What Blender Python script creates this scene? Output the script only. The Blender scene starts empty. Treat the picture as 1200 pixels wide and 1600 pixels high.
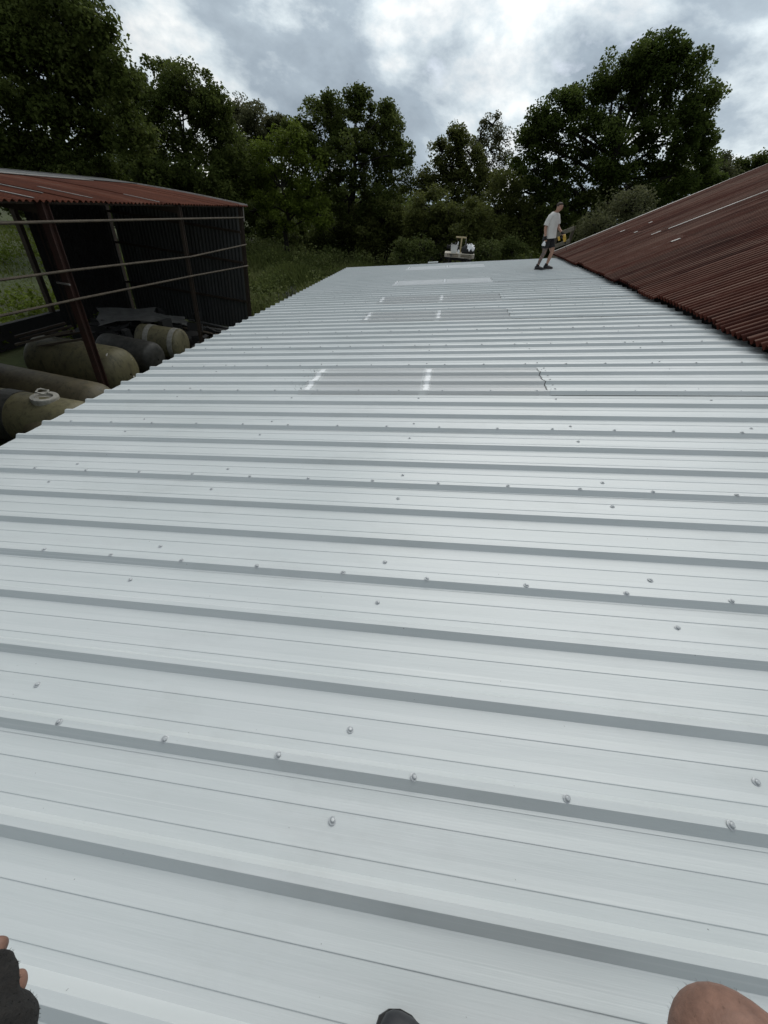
import bpy, math, random
import numpy as np
from mathutils import Vector, Matrix
R_=math.radians
rnd=random.Random(7); rng=np.random.default_rng(11)
scn=bpy.context.scene; col=scn.collection
# ------------------------------------------------------------------ camera
ZC=5.2                       # camera height above the yard
h=1.6                        # camera above the white roof (perpendicular)
F=601.0                      # focal length in photo pixels (1200 wide)
pt,ro,ya,p=.6752,.1536,-.0527,.1732
c_,s_=math.cos,math.sin
Fw=np.array([s_(ya)*c_(pt),c_(ya)*c_(pt),-s_(pt)]);Rt=np.array([c_(ya),-s_(ya),0]);Up=np.cross(Rt,Fw)
MR=Rt*c_(ro)+Up*s_(ro); MU=-Rt*s_(ro)+Up*c_(ro)
cam=bpy.data.cameras.new('camera'); camo=bpy.data.objects.new('camera',cam); col.objects.link(camo)
camo.matrix_world=Matrix(((MR[0],MU[0],-Fw[0],0),(MR[1],MU[1],-Fw[1],0),(MR[2],MU[2],-Fw[2],ZC),(0,0,0,1)))
cam.sensor_fit='HORIZONTAL'; cam.sensor_width=36; cam.lens=36*F/1200; cam.clip_start=.02; cam.clip_end=3000
scn.camera=camo
CO=np.array([0,0,ZC])
def ray(x,y):
    r=MR*(x-600)/F-MU*(y-800)/F+Fw; return r/np.linalg.norm(r)
def atY(x,y,Y): r=ray(x,y); return r*(Y/r[1])+CO
def atX(x,y,X): r=ray(x,y); return r*(X/r[0])+CO
def atZ(x,y,z): r=ray(x,y); return r*((z-ZC)/r[2])+CO
def axial(P): return float((np.array(P)-CO)@Fw)
# ------------------------------------------------------------------ world, sun, exposure
SUN_AZ,SUN_EL=R_(6),R_(47)
w=bpy.data.worlds.new('World'); scn.world=w; w.use_nodes=True
nt=w.node_tree; N=nt.nodes; LK=nt.links
for n_ in list(N): N.remove(n_)
def nd(t,tree=None,**k):
    x=(tree or nt).nodes.new(t)
    for a,b in k.items():
        if a.startswith('i_'): x.inputs[a[2:].replace('_',' ')].default_value=b
        else: setattr(x,a,b)
    return x
def math_(tree,op,a,b=None,clamp=False):
    m=tree.nodes.new('ShaderNodeMath'); m.operation=op; m.use_clamp=clamp
    for i,v in enumerate((a,b)):
        if v is None: continue
        if isinstance(v,(int,float)): m.inputs[i].default_value=v
        else: tree.links.new(v,m.inputs[i])
    return m.outputs[0]
sky=nd('ShaderNodeTexSky'); sky.sky_type='NISHITA'; sky.sun_disc=False; sky.sun_elevation=SUN_EL; sky.sun_rotation=SUN_AZ
sky.altitude=50; sky.dust_density=2.0
tc=nd('ShaderNodeTexCoord'); 
mp=nd('ShaderNodeMapping'); LK.new(tc.outputs['Generated'],mp.inputs[0]); mp.inputs['Location'].default_value=(8.2,3.3,.15); mp.inputs['Rotation'].default_value=(.1,.16,.3); mp.inputs['Scale'].default_value=(1.0,1.0,1.8)
n1=nd('ShaderNodeTexNoise'); LK.new(mp.outputs[0],n1.inputs['Vector']); n1.inputs['Scale'].default_value=2.4; n1.inputs['Detail'].default_value=9; n1.inputs['Roughness'].default_value=.58; n1.inputs['Distortion'].default_value=.12
n2=nd('ShaderNodeTexNoise'); LK.new(mp.outputs[0],n2.inputs['Vector']); n2.inputs['Scale'].default_value=5.5; n2.inputs['Detail'].default_value=8; n2.inputs['Roughness'].default_value=.58; n2.inputs['Distortion'].default_value=.1
ramp=nd('ShaderNodeValToRGB'); LK.new(n1.outputs['Fac'],ramp.inputs[0]); cr=ramp.color_ramp
cr.elements[0].position=.405; cr.elements[0].color=(.98,1.0,1.0,1)
e=cr.elements.new(.465); e.color=(.66,.745,.80,1)
e=cr.elements.new(.52); e.color=(.41,.49,.565,1)
cr.elements[-1].position=.64; cr.elements[-1].color=(.285,.345,.41,1)
r2=nd('ShaderNodeValToRGB'); LK.new(n2.outputs['Fac'],r2.inputs[0]); r2.color_ramp.elements[0].position=.3; r2.color_ramp.elements[0].color=(.82,.83,.85,1); r2.color_ramp.elements[1].position=.7; r2.color_ramp.elements[1].color=(1.22,1.2,1.17,1)
mu=nd('ShaderNodeMixRGB',blend_type='MULTIPLY'); mu.inputs[0].default_value=1; LK.new(ramp.outputs[0],mu.inputs[1]); LK.new(r2.outputs[0],mu.inputs[2])
sc=nd('ShaderNodeMixRGB',blend_type='MULTIPLY'); sc.inputs[0].default_value=1; LK.new(mu.outputs[0],sc.inputs[1]); sc.inputs[2].default_value=(10.0,10.0,10.0,1)
# broken cloud is brighter towards the sun behind it and greyer away from it
dp=nd('ShaderNodeVectorMath',operation='DOT_PRODUCT'); LK.new(tc.outputs['Generated'],dp.inputs[0]); dp.inputs[1].default_value=(s_(SUN_AZ)*c_(SUN_EL),c_(SUN_AZ)*c_(SUN_EL),s_(SUN_EL))
sg=math_(nt,'MULTIPLY',math_(nt,'ADD',dp.outputs['Value'],1.0),.5); sg=math_(nt,'POWER',sg,2.0); sg=math_(nt,'ADD',math_(nt,'MULTIPLY',sg,.85),.38)
sc2=nd('ShaderNodeMixRGB',blend_type='MULTIPLY'); sc2.inputs[0].default_value=1; LK.new(sc.outputs[0],sc2.inputs[1]); LK.new(sg,sc2.inputs[2])
hol=nd('ShaderNodeValToRGB'); LK.new(n2.outputs['Fac'],hol.inputs[0]); hol.color_ramp.elements[0].position=.26; hol.color_ramp.elements[0].color=(0,0,0,1); hol.color_ramp.elements[1].position=.36; hol.color_ramp.elements[1].color=(1,1,1,1)
mx=nd('ShaderNodeMixRGB'); LK.new(hol.outputs[0],mx.inputs[0]); LK.new(sky.outputs[0],mx.inputs[1]); LK.new(sc2.outputs[0],mx.inputs[2])
bg=nd('ShaderNodeBackground'); bg.inputs[1].default_value=.1; LK.new(mx.outputs[0],bg.inputs[0])
wo=nd('ShaderNodeOutputWorld'); LK.new(bg.outputs[0],wo.inputs[0])
sd=Vector((s_(SUN_AZ)*c_(SUN_EL),c_(SUN_AZ)*c_(SUN_EL),s_(SUN_EL)))
sun=bpy.data.lights.new('sun','SUN'); sun.energy=1.4; sun.angle=R_(48); sun.color=(1,.96,.9)
so=bpy.data.objects.new('sun',sun); col.objects.link(so); so.rotation_euler=(-sd).to_track_quat('-Z','Y').to_euler(); so.location=(0,0,60)
vs=scn.view_settings; vs.view_transform='Standard'; vs.look='None'; vs.exposure=-.03; vs.gamma=1; vs.use_curve_mapping=False
# ------------------------------------------------------------------ materials
def mat(name): 
    m=bpy.data.materials.new(name); m.use_nodes=True; return m,m.node_tree,m.node_tree.nodes['Principled BSDF']
def ramp_(t,fac,stops):
    r=t.nodes.new('ShaderNodeValToRGB'); t.links.new(fac,r.inputs[0]); el=r.color_ramp.elements
    el[0].position,el[0].color=stops[0][0],(*stops[0][1],1); el[1].position,el[1].color=stops[-1][0],(*stops[-1][1],1)
    for q,cc in stops[1:-1]: z=el.new(q); z.color=(*cc,1)
    return r.outputs[0]
def noise_(t,scale,detail=6,rough=.6,mapping=None,coord='Object',dist=0):
    tcn=t.nodes.new('ShaderNodeTexCoord'); src=tcn.outputs[coord]
    if coord=='World': pass
    if mapping:
        m=t.nodes.new('ShaderNodeMapping'); m.inputs['Scale'].default_value=mapping; t.links.new(src,m.inputs[0]); src=m.outputs[0]
    x=t.nodes.new('ShaderNodeTexNoise'); t.links.new(src,x.inputs['Vector']); x.inputs['Scale'].default_value=scale; x.inputs['Detail'].default_value=detail; x.inputs['Roughness'].default_value=rough; x.inputs['Distortion'].default_value=dist
    return x.outputs['Fac']
def geo_noise(t,scale,detail=6,rough=.6,mapping=(1,1,1)):
    g=t.nodes.new('ShaderNodeNewGeometry'); m=t.nodes.new('ShaderNodeMapping'); m.inputs['Scale'].default_value=mapping; t.links.new(g.outputs['Position'],m.inputs[0])
    x=t.nodes.new('ShaderNodeTexNoise'); t.links.new(m.outputs[0],x.inputs['Vector']); x.inputs['Scale'].default_value=scale; x.inputs['Detail'].default_value=detail; x.inputs['Roughness'].default_value=rough
    return x.outputs['Fac']
def bump_(t,b,fac,strength,dist=.01):
    k=t.nodes.new('ShaderNodeBump'); k.inputs['Strength'].default_value=strength; k.inputs['Distance'].default_value=dist; t.links.new(fac,k.inputs['Height']); t.links.new(k.outputs[0],b.inputs['Normal'])
def simple(name,c1,c2=None,scale=8,rough=.6,metal=0,bump=0,mapping=(1,1,1),coordgeo=True,spec=None):
    m,t,b=mat(name); b.inputs['Roughness'].default_value=rough; b.inputs['Metallic'].default_value=metal
    if spec is not None: b.inputs['Specular IOR Level'].default_value=spec
    f=geo_noise(t,scale,6,.6,mapping)
    c2=c2 or tuple(x*.8 for x in c1)
    t.links.new(ramp_(t,f,[(.3,c1),(.7,c2)]),b.inputs['Base Color'])
    if bump: bump_(t,b,f,bump)
    return m
def obj_random(t):
    return t.nodes.new('ShaderNodeObjectInfo').outputs['Random']
MT={}
# white painted sheet
m,t,b=mat('white_paint_steel'); MT['white']=m
f1=geo_noise(t,3,7,.62,(.35,6,1)); f2=geo_noise(t,1.1,4,.5,(.6,1,1)); 
mixf=math_(t,'ADD',math_(t,'MULTIPLY',f1,.45),math_(t,'MULTIPLY',f2,.55))
t.links.new(ramp_(t,mixf,[(.3,(.525,.561,.558)),(.5,(.575,.607,.606)),(.72,(.62,.643,.645))]),b.inputs['Base Color'])
t.links.new(ramp_(t,f1,[(.3,(.30,)*3),(.7,(.44,)*3)]),b.inputs['Roughness'])
lf=geo_noise(t,1.0,3,.6,(.10,150,1)); lr=ramp_(t,lf,[(.60,(0,0,0)),(.72,(1,1,1))])
sp1=geo_noise(t,55,2,.5); sp=ramp_(t,sp1,[(.775,(0,0,0)),(.80,(1,1,1))])
old=b.inputs['Base Color'].links[0].from_socket
ma=t.nodes.new('ShaderNodeMixRGB'); t.links.new(math_(t,'MULTIPLY',lr,.35),ma.inputs[0]); t.links.new(old,ma.inputs[1]); ma.inputs[2].default_value=(.78,.79,.785,1)
mb_=t.nodes.new('ShaderNodeMixRGB'); t.links.new(math_(t,'MULTIPLY',sp,.75),mb_.inputs[0]); t.links.new(ma.outputs[0],mb_.inputs[1]); mb_.inputs[2].default_value=(.12,.12,.11,1); t.links.new(mb_.outputs[0],b.inputs['Base Color'])
sm=ramp_(t,geo_noise(t,1.6,9,.66,(.8,1.3,1)),[(.54,(0,0,0)),(.72,(1,1,1))]); fine=geo_noise(t,38,4,.6,(.5,1,1))
mc=t.nodes.new('ShaderNodeMixRGB'); t.links.new(math_(t,'MULTIPLY',math_(t,'MULTIPLY',sm,fine),.42),mc.inputs[0]); t.links.new(mb_.outputs[0],mc.inputs[1]); mc.inputs[2].default_value=(.36,.37,.35,1); t.links.new(mc.outputs[0],b.inputs['Base Color'])
fb=geo_noise(t,2.2,5,.55,(.5,5,1)); fb=math_(t,'ADD',fb,math_(t,'MULTIPLY',lf,.12)); bump_(t,b,fb,.2,.012); b.inputs['Specular IOR Level'].default_value=.62
# rooflight
m,t,b=mat('rooflight_grp'); MT['grp']=m; b.inputs['Base Color'].default_value=(.725,.742,.738,1); b.inputs['Roughness'].default_value=.2
o=t.nodes['Material Output']; tr=t.nodes.new('ShaderNodeBsdfTransparent'); tr.inputs[0].default_value=(.93,.95,.94,1); tl=t.nodes.new('ShaderNodeBsdfTranslucent'); tl.inputs[0].default_value=(.85,.87,.86,1)
m1=t.nodes.new('ShaderNodeMixShader'); m1.inputs[0].default_value=.12; t.links.new(b.outputs[0],m1.inputs[1]); t.links.new(tl.outputs[0],m1.inputs[2])
m2=t.nodes.new('ShaderNodeMixShader'); m2.inputs[0].default_value=.16; t.links.new(m1.outputs[0],m2.inputs[1]); t.links.new(tr.outputs[0],m2.inputs[2]); t.links.new(m2.outputs[0],o.inputs[0])
MT['purlin']=simple('white_purlin',(.85,.86,.86),(.78,.79,.79),5,.5)
MT['screw']=simple('screw_zinc',(.52,.54,.55),(.38,.40,.41),60,.4,.2)
MT['washer']=simple('screw_washer',(.50,.52,.53),(.36,.38,.38),60,.45,.2)
MT['dark_mark']=simple('dark_strand',(.06,.06,.06),(.12,.12,.11),40,.9)
# rust
def rust(name,cols,along=(1,1,1),rough=.75,spec=.3,crest=0):
    m,t,b=mat(name); b.inputs['Roughness'].default_value=rough; b.inputs['Specular IOR Level'].default_value=spec
    f=geo_noise(t,.9,8,.68,along); g=geo_noise(t,14,6,.7,along)
    x=math_(t,'ADD',math_(t,'MULTIPLY',f,.62),math_(t,'MULTIPLY',g,.38))
    x=math_(t,'ADD',x,math_(t,'MULTIPLY',math_(t,'SUBTRACT',obj_random(t),.5),.13))
    cb=ramp_(t,x,cols)
    if crest:  # paler crests: wear, strengthened in colour to imitate light-and-dark contrast
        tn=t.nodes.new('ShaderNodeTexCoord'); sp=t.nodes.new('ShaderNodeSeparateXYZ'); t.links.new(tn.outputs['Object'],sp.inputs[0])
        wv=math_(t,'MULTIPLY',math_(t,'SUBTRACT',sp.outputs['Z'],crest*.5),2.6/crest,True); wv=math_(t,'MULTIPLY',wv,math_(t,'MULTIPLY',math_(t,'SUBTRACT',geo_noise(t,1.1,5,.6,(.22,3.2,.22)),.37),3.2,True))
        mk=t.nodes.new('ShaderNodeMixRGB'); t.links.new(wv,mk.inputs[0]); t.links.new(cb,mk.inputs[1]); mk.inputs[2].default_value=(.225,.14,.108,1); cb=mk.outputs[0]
    t.links.new(cb,b.inputs['Base Color']); bump_(t,b,g,.35,.006); return m
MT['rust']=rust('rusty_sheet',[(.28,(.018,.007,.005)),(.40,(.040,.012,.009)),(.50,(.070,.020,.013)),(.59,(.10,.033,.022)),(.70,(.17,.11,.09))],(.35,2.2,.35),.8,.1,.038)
MT['rust_l']=rust('rusty_sheet_orange',[(.28,(.045,.015,.009)),(.45,(.08,.025,.014)),(.56,(.11,.035,.019)),(.66,(.12,.06,.042)),(.78,(.2,.17,.15))],(.35,2.2,.35),.85,.08)
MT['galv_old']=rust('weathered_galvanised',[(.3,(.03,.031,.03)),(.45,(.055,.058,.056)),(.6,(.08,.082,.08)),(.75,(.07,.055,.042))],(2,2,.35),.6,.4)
MT['galv_pale']=simple('pale_galvanised',(.30,.285,.265),(.16,.14,.125),6,.5,.1)
MT['steel_rust']=simple('rusty_post_steel',(.07,.027,.019),(.04,.022,.017),5,.8,0,.2)
MT['steel_brown']=simple('brown_post_steel',(.07,.05,.035),(.045,.032,.024),5,.8)
MT['rail']=simple('pale_brown_rail',(.115,.09,.06),(.055,.043,.03),5,.75)
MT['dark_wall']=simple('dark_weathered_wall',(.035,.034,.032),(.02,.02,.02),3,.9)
MT['timber']=simple('grey_timber',(.15,.12,.085),(.085,.07,.05),6,.8,0,.2,(1,6,6))
MT['timber_dark']=simple('dark_timber',(.07,.05,.035),(.04,.03,.022),6,.85,0,.2)
MT['pallet']=simple('pallet_wood',(.68,.62,.52),(.5,.45,.36),9,.75)
MT['fence']=simple('pale_fence_timber',(.34,.30,.23),(.2,.175,.13),8,.85)
MT['concrete']=simple('block_concrete',(.15,.145,.13),(.09,.087,.08),3,.9,0,.2)
MT['tank_olive']=simple('grp_tank_olive',(.20,.18,.09),(.115,.10,.055),2.2,.5,0,.1)
MT['tank_brown']=simple('grp_tank_brown',(.15,.125,.07),(.085,.07,.045),2.4,.5,0,.1)
MT['tank_pale']=simple('grp_tank_pale',(.25,.225,.13),(.17,.15,.085),3.5,.55,0,.15)
MT['tank_dark']=simple('grp_tank_dark',(.022,.022,.019),(.085,.082,.072),5,.6,0,.2)
def tankmat(name,c1,c2):
    m,t,b=mat(name); b.inputs['Roughness'].default_value=.6
    f=geo_noise(t,2.2,7,.65); g=geo_noise(t,9,8,.72,(1,1,.45)); k=geo_noise(t,30,4,.6)
    base_=ramp_(t,f,[(.3,c1),(.7,c2)]); st=ramp_(t,g,[(.50,(0,0,0)),(.66,(1,1,1))])
    x=t.nodes.new('ShaderNodeMixRGB'); t.links.new(math_(t,'MULTIPLY',st,.7),x.inputs[0]); t.links.new(base_,x.inputs[1]); x.inputs[2].default_value=(.035,.035,.022,1); t.links.new(x.outputs[0],b.inputs['Base Color'])
    bump_(t,b,math_(t,'ADD',g,math_(t,'MULTIPLY',k,.4)),.35,.02); return m
MT['tank_olive']=tankmat('grp_tank_olive',(.20,.18,.09),(.12,.105,.06)); MT['tank_brown']=tankmat('grp_tank_brown',(.15,.125,.07),(.085,.07,.045)); MT['tank_pale']=tankmat('grp_tank_pale',(.25,.225,.13),(.17,.15,.085))
MT['resin']=simple('pale_resin',(.50,.48,.43),(.3,.285,.24),14,.5)
MT['black']=simple('black_rubber',(.012,.012,.013),(.02,.02,.02),9,.6)
MT['scrap_grey']=simple('grey_sheet_scrap',(.13,.13,.125),(.075,.075,.07),4,.7)
MT['white_cloth']=simple('white_cloth',(.92,.92,.92),(.86,.86,.87),12,.9)
MT['yellow']=simple('yellow_plastic',(.62,.40,.05),(.5,.31,.04),12,.45)
MT['yellow_wood']=simple('pale_yellow_wood',(.62,.52,.30),(.45,.36,.2),12,.7)
MT['bucket']=simple('white_plastic_bucket',(.85,.85,.83),(.75,.75,.73),6,.4)
MT['skin']=simple('skin',(.42,.24,.17),(.36,.19,.13),22,.55,0,.08)
MT['knee_skin']=simple('tanned_skin',(.28,.15,.105),(.16,.085,.06),34,.62,0,.4)
MT['tattoo']=None
MT['hair']=simple('brown_hair',(.05,.032,.02),(.03,.02,.013),60,.7)
MT['shirt']=simple('pale_grey_tshirt',(.70,.685,.65),(.62,.605,.57),9,.9,0,.15)
MT['shorts']=simple('black_shorts',(.014,.014,.016),(.022,.022,.024),14,.85)
MT['boot']=simple('dark_boot',(.02,.021,.024),(.035,.036,.04),20,.6)
MT['sole']=simple('grey_sole',(.09,.09,.09),(.06,.06,.06),20,.8)
MT['glove']=simple('black_glove_knit',(.009,.0085,.008),(.018,.016,.014),140,.95,0,.5)
m,t,b=mat('tattooed_skin'); MT['body']=m; b.inputs['Roughness'].default_value=.55
tn=t.nodes.new('ShaderNodeTexCoord'); sp=t.nodes.new('ShaderNodeSeparateXYZ'); t.links.new(tn.outputs['Object'],sp.inputs[0])
lg=math_(t,'MULTIPLY',math_(t,'LESS_THAN',sp.outputs['Y'],-.01),math_(t,'LESS_THAN',sp.outputs['Z'],.62))
nz=noise_(t,16,5,.6); ink=math_(t,'MULTIPLY',lg,math_(t,'GREATER_THAN',nz,.44))
mm=t.nodes.new('ShaderNodeMixRGB'); t.links.new(math_(t,'MULTIPLY',ink,.8),mm.inputs[0]); mm.inputs[1].default_value=(.42,.24,.17,1); mm.inputs[2].default_value=(.07,.075,.08,1); t.links.new(mm.outputs[0],b.inputs['Base Color'])
# foliage
def foliage(name,c1,c2,c3,trans=.5):
    m,t,b=mat(name); o=t.nodes['Material Output']; t.nodes.remove(b)
    g=t.nodes.new('ShaderNodeNewGeometry'); at=t.nodes.new('ShaderNodeAttribute'); at.attribute_name='tone'
    x=math_(t,'ADD',math_(t,'MULTIPLY',g.outputs['Random Per Island'],.4),math_(t,'MULTIPLY',at.outputs['Fac'],.6))
    colr=ramp_(t,x,[(.05,c1),(.5,c2),(.95,c3)])
    d=t.nodes.new('ShaderNodeBsdfPrincipled'); d.inputs['Roughness'].default_value=.55; d.inputs['Specular IOR Level'].default_value=.06; t.links.new(colr,d.inputs['Base Color'])
    l=t.nodes.new('ShaderNodeBsdfTranslucent'); t.links.new(colr,l.inputs[0])
    mx=t.nodes.new('ShaderNodeMixShader'); mx.inputs[0].default_value=trans; t.links.new(d.outputs[0],mx.inputs[1]); t.links.new(l.outputs[0],mx.inputs[2]); t.links.new(mx.outputs[0],o.inputs[0]); return m
MT['oak']=foliage('oak_leaves',(.042,.062,.013),(.08,.112,.025),(.12,.155,.04))
MT['dark_leaf']=foliage('dark_leaves',(.05,.070,.016),(.095,.122,.03),(.14,.168,.05))
MT['olive_leaf']=foliage('olive_leaves',(.062,.074,.02),(.108,.124,.034),(.155,.17,.055))
MT['grey_leaf']=foliage('grey_green_leaves',(.07,.078,.034),(.115,.122,.058),(.16,.165,.085))
MT['light_leaf']=foliage('light_leaves',(.09,.125,.018),(.14,.185,.028),(.19,.24,.045),.4)
MT['bramble']=foliage('bramble_leaves',(.06,.082,.022),(.11,.138,.042),(.165,.185,.072))
MT['grass']=foliage('grass_blades',(.065,.085,.026),(.11,.135,.044),(.16,.172,.075),.45)
MT['pasture']=foliage('pasture_blades',(.10,.12,.03),(.15,.18,.045),(.19,.22,.07),.35)
MT['bark']=simple('bark',(.03,.026,.02),(.018,.016,.013),7,.95,0,.5,(3,3,.8))
m,t,b=mat('ground_soil_grass'); MT['ground']=m; b.inputs['Roughness'].default_value=.95
f=geo_noise(t,.35,9,.65); g=geo_noise(t,5,7,.7); x=math_(t,'ADD',math_(t,'MULTIPLY',f,.6),math_(t,'MULTIPLY',g,.4))
t.links.new(ramp_(t,x,[(.3,(.045,.038,.024)),(.45,(.05,.06,.02)),(.6,(.075,.095,.028)),(.75,(.10,.12,.04))]),b.inputs['Base Color']); bump_(t,b,g,.6,.05)
# ------------------------------------------------------------------ helpers
def tag(o,label=None,cat=None,group=None,kind=None):
    if label: o['label']=label
    if cat: o['category']=cat
    if group: o['group']=group
    if kind: o['kind']=kind
    return o
def empty(name,loc,label,cat,group=None,rot=(0,0,0)):
    o=bpy.data.objects.new(name,None); col.objects.link(o); o.location=Vector([float(v) for v in loc]); o.rotation_euler=rot; o.empty_display_size=.2
    return tag(o,label,cat,group)
def wl(o):
    v=Vector((0,0,0))
    while o is not None: v=v+o.location; o=o.parent
    return v
def link(name,me,parent=None,loc=(0,0,0),rot=(0,0,0)):
    o=bpy.data.objects.new(name,me); col.objects.link(o); o.parent=parent; o.location=Vector([float(v) for v in loc]); o.rotation_euler=rot; return o
class MB:
    def __init__(s): s.v=[]; s.f=[]
    def quad(s,a,b,c,d): i=len(s.v); s.v+= [a,b,c,d]; s.f.append((i,i+1,i+2,i+3)); return s
    def box(s,c,sz,rot=None,taper=1.0):
        i=len(s.v); c=np.array(c,float)
        for sx,sy,sz_ in ((-1,-1,-1),(1,-1,-1),(1,1,-1),(-1,1,-1),(-1,-1,1),(1,-1,1),(1,1,1),(-1,1,1)):
            k=taper if sz_>0 else 1
            q=np.array([sx*sz[0]/2*k,sy*sz[1]/2*k,sz_*sz[2]/2])
            if rot is not None: q=rot@q
            s.v.append(tuple(c+q))
        for f in ((0,3,2,1),(4,5,6,7),(0,1,5,4),(1,2,6,5),(2,3,7,6),(3,0,4,7)): s.f.append(tuple(i+k for k in f))
        return s
    def bar(s,a,b,wd,ht,up=(0,0,1)):
        a=np.array(a,float);b=np.array(b,float);d=b-a;L=np.linalg.norm(d);d/=L;u=np.array(up,float)
        x=np.cross(d,u)
        if np.linalg.norm(x)<1e-4: x=np.cross(d,[1,0,0])
        x/=np.linalg.norm(x);z=np.cross(x,d)
        return s.box((a+b)/2,(wd,L,ht),np.array([x,d,z]).T)
    def tube(s,path,rad,seg=8,cap=True,squash=None):
        path=[np.array(q,float) for q in path]; n=len(path)
        if isinstance(rad,(int,float)): rad=[rad]*n
        i0=len(s.v); X=None
        for k in range(n):
            d=path[min(k+1,n-1)]-path[max(k-1,0)]; d/=np.linalg.norm(d)+1e-9
            if X is None:
                a=np.array([0,0,1.]) if abs(d[2])<.9 else np.array([1.,0,0]); X=np.cross(d,a)
            X=X-d*(X@d); X/=np.linalg.norm(X); Y=np.cross(d,X)
            for j in range(seg):
                a=2*math.pi*j/seg; s.v.append(tuple(path[k]+rad[k]*(X*c_(a)+Y*s_(a)*(squash or 1))))
        for k in range(n-1):
            for j in range(seg):
                a=i0+k*seg+j;b=i0+k*seg+(j+1)%seg; s.f.append((a,b,b+seg,a+seg))
        if cap:
            s.f.append(tuple(i0+j for j in range(seg))[::-1]); s.f.append(tuple(i0+(n-1)*seg+j for j in range(seg)))
        return s
    def lathe(s,prof,o,ax,seg=24,cap=False):
        # prof: (distance along axis, radius)
        ax=np.array(ax,float);ax/=np.linalg.norm(ax);a=np.array([0,0,1.]) if abs(ax[2])<.9 else np.array([1.,0,0]);X=np.cross(ax,a);X/=np.linalg.norm(X);Y=np.cross(ax,X);o=np.array(o,float);i0=len(s.v)
        for t_,r in prof:
            for j in range(seg):
                q=2*math.pi*j/seg; s.v.append(tuple(o+ax*t_+r*(X*c_(q)+Y*s_(q))))
        for k in range(len(prof)-1):
            for j in range(seg):
                a=i0+k*seg+j;b=i0+k*seg+(j+1)%seg; s.f.append((a,b,b+seg,a+seg))
        if cap: s.f.append(tuple(i0+j for j in range(seg))[::-1]); s.f.append(tuple(i0+(len(prof)-1)*seg+j for j in range(seg)))
        return s
    def loft(s,rings,cap0=False,cap1=False):
        i0=len(s.v);n=len(rings[0])
        for r in rings: s.v+= [tuple(q) for q in r]
        for k in range(len(rings)-1):
            for j in range(n):
                a=i0+k*n+j;b=i0+k*n+(j+1)%n; s.f.append((a,b,b+n,a+n))
        if cap0: s.f.append(tuple(i0+j for j in range(n))[::-1])
        if cap1: s.f.append(tuple(i0+(len(rings)-1)*n+j for j in range(n)))
        return s
    def mesh(s,name,m,off=(0,0,0),smooth=False):
        me=bpy.data.meshes.new(name); o=np.array(off,float); me.from_pydata([tuple(np.array(q)-o) for q in s.v],[],s.f)
        me.materials.append(m)
        if smooth: me.polygons.foreach_set('use_smooth',[True]*len(me.polygons))
        me.update(); return me
    def build(s,name,m,parent=None,smooth=False):
        if parent is None:
            V=np.array(s.v); off=(V[:,0].mean(),V[:,1].mean(),V[:,2].min())
        else: off=wl(parent)
        o=link(name,s.mesh(name,m,off,smooth),parent)
        if parent is None: o.location=Vector([float(q) for q in off])
        return o
def struct(name,mb,m):
    o=mb.build(name,m); o['kind']='structure'; return o
def copyobj(o,parent=None):
    k=o.copy(); col.objects.link(k); k.parent=parent if parent is not None else o.parent; return k
# ------------------------------------------------------------------ ground
gm=MB(); G=60; xs=np.concatenate([np.linspace(-900,-70,8),np.linspace(-60,60,G),np.linspace(70,900,8)])
hg=lambda x,y: (.12*s_(x*.31+1)*c_(y*.27)+.08*s_(x*.8)*s_(y*.7+2))*(1 if abs(x)<70 else .0)*min(1,max(0,(abs(y-8)-12)/10 if x>-18 else 1))
for y in xs+20:
    for x in xs: gm.v.append((x,y,hg(x,y)))
W=len(xs)
for j in range(W-1):
    for i in range(W-1): a=j*W+i; gm.f.append((a,a+1,a+W+1,a+W))
go=struct('ground',gm,MT['ground'])
for q in go.data.polygons: q.use_smooth=True
# ------------------------------------------------------------------ white lean-to roof
ribv=np.array([c_(p),0,s_(p)]); nrm=np.array([-s_(p),0,c_(p)])
def RP(u,v,ww=0.): return u*ribv+np.array([0,v,0])+(ww-h)*nrm+CO
U0,U1=-2.759*h,2.5*h; SH=.5972*h; PI_=SH/3; V0=.3224*h; D=.032
ROWS=range(-4,19)
barn=empty('lean_to_barn',(0,6.5,0),'long low lean-to barn roofed with new white box-profile metal sheets','barn')
def prof():
    q=[(-.052,-D+.0016)]
    for k in range(3):
        o=k*PI_
        q+=[(o-.040,-D+(.0008 if k==0 else 0)),(o-.0135,0),(o-.0125,.0006),(o+.0125,.0006),(o+.0135,0),(o+.040,-D)]
        for a in (.078,.190): q+=[(o+a-.003,-D),(o+a-.0006,-D+.0024),(o+a+.0014,-D+.0024),(o+a+.034,-D)]
        
    q+=[(3*PI_-.046,-D)]
    return q
def sheetmesh(name,m,u0,u1,nseg=6):
    b=MB(); P=prof(); n=len(P)
    us=np.linspace(u0,u1,nseg+1)
    for u in us:
        for (a,z) in P: b.v.append((u,a,z))
    for i in range(nseg):
        for j in range(n-1): a=i*n+j; b.f.append((a,a+n,a+n+1,a+1))
    return b.mesh(name,m)
full=sheetmesh('roof_sheet',MT['white'],U0,U1)
uL,uR=-1.075*h,.70*h
low=sheetmesh('roof_sheet_lower',MT['white'],U0,uL+.10,4); upp=sheetmesh('roof_sheet_upper',MT['white'],uR-.02,U1,4)
grp=sheetmesh('rooflight',MT['grp'],uL-.05,uR+.12,4)
base=np.array([0,6.5,0])
MT['whiter']=simple('whiter_rooflight',(.86,.87,.87),(.79,.80,.80),4,.2)  # far rooflights given a whiter, opaque sheet colour
grp2=sheetmesh('whiter_rooflight',MT['whiter'],uL-.05,uR+.12,4)
LIGHTS=(4,8,10,13,17)
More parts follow.
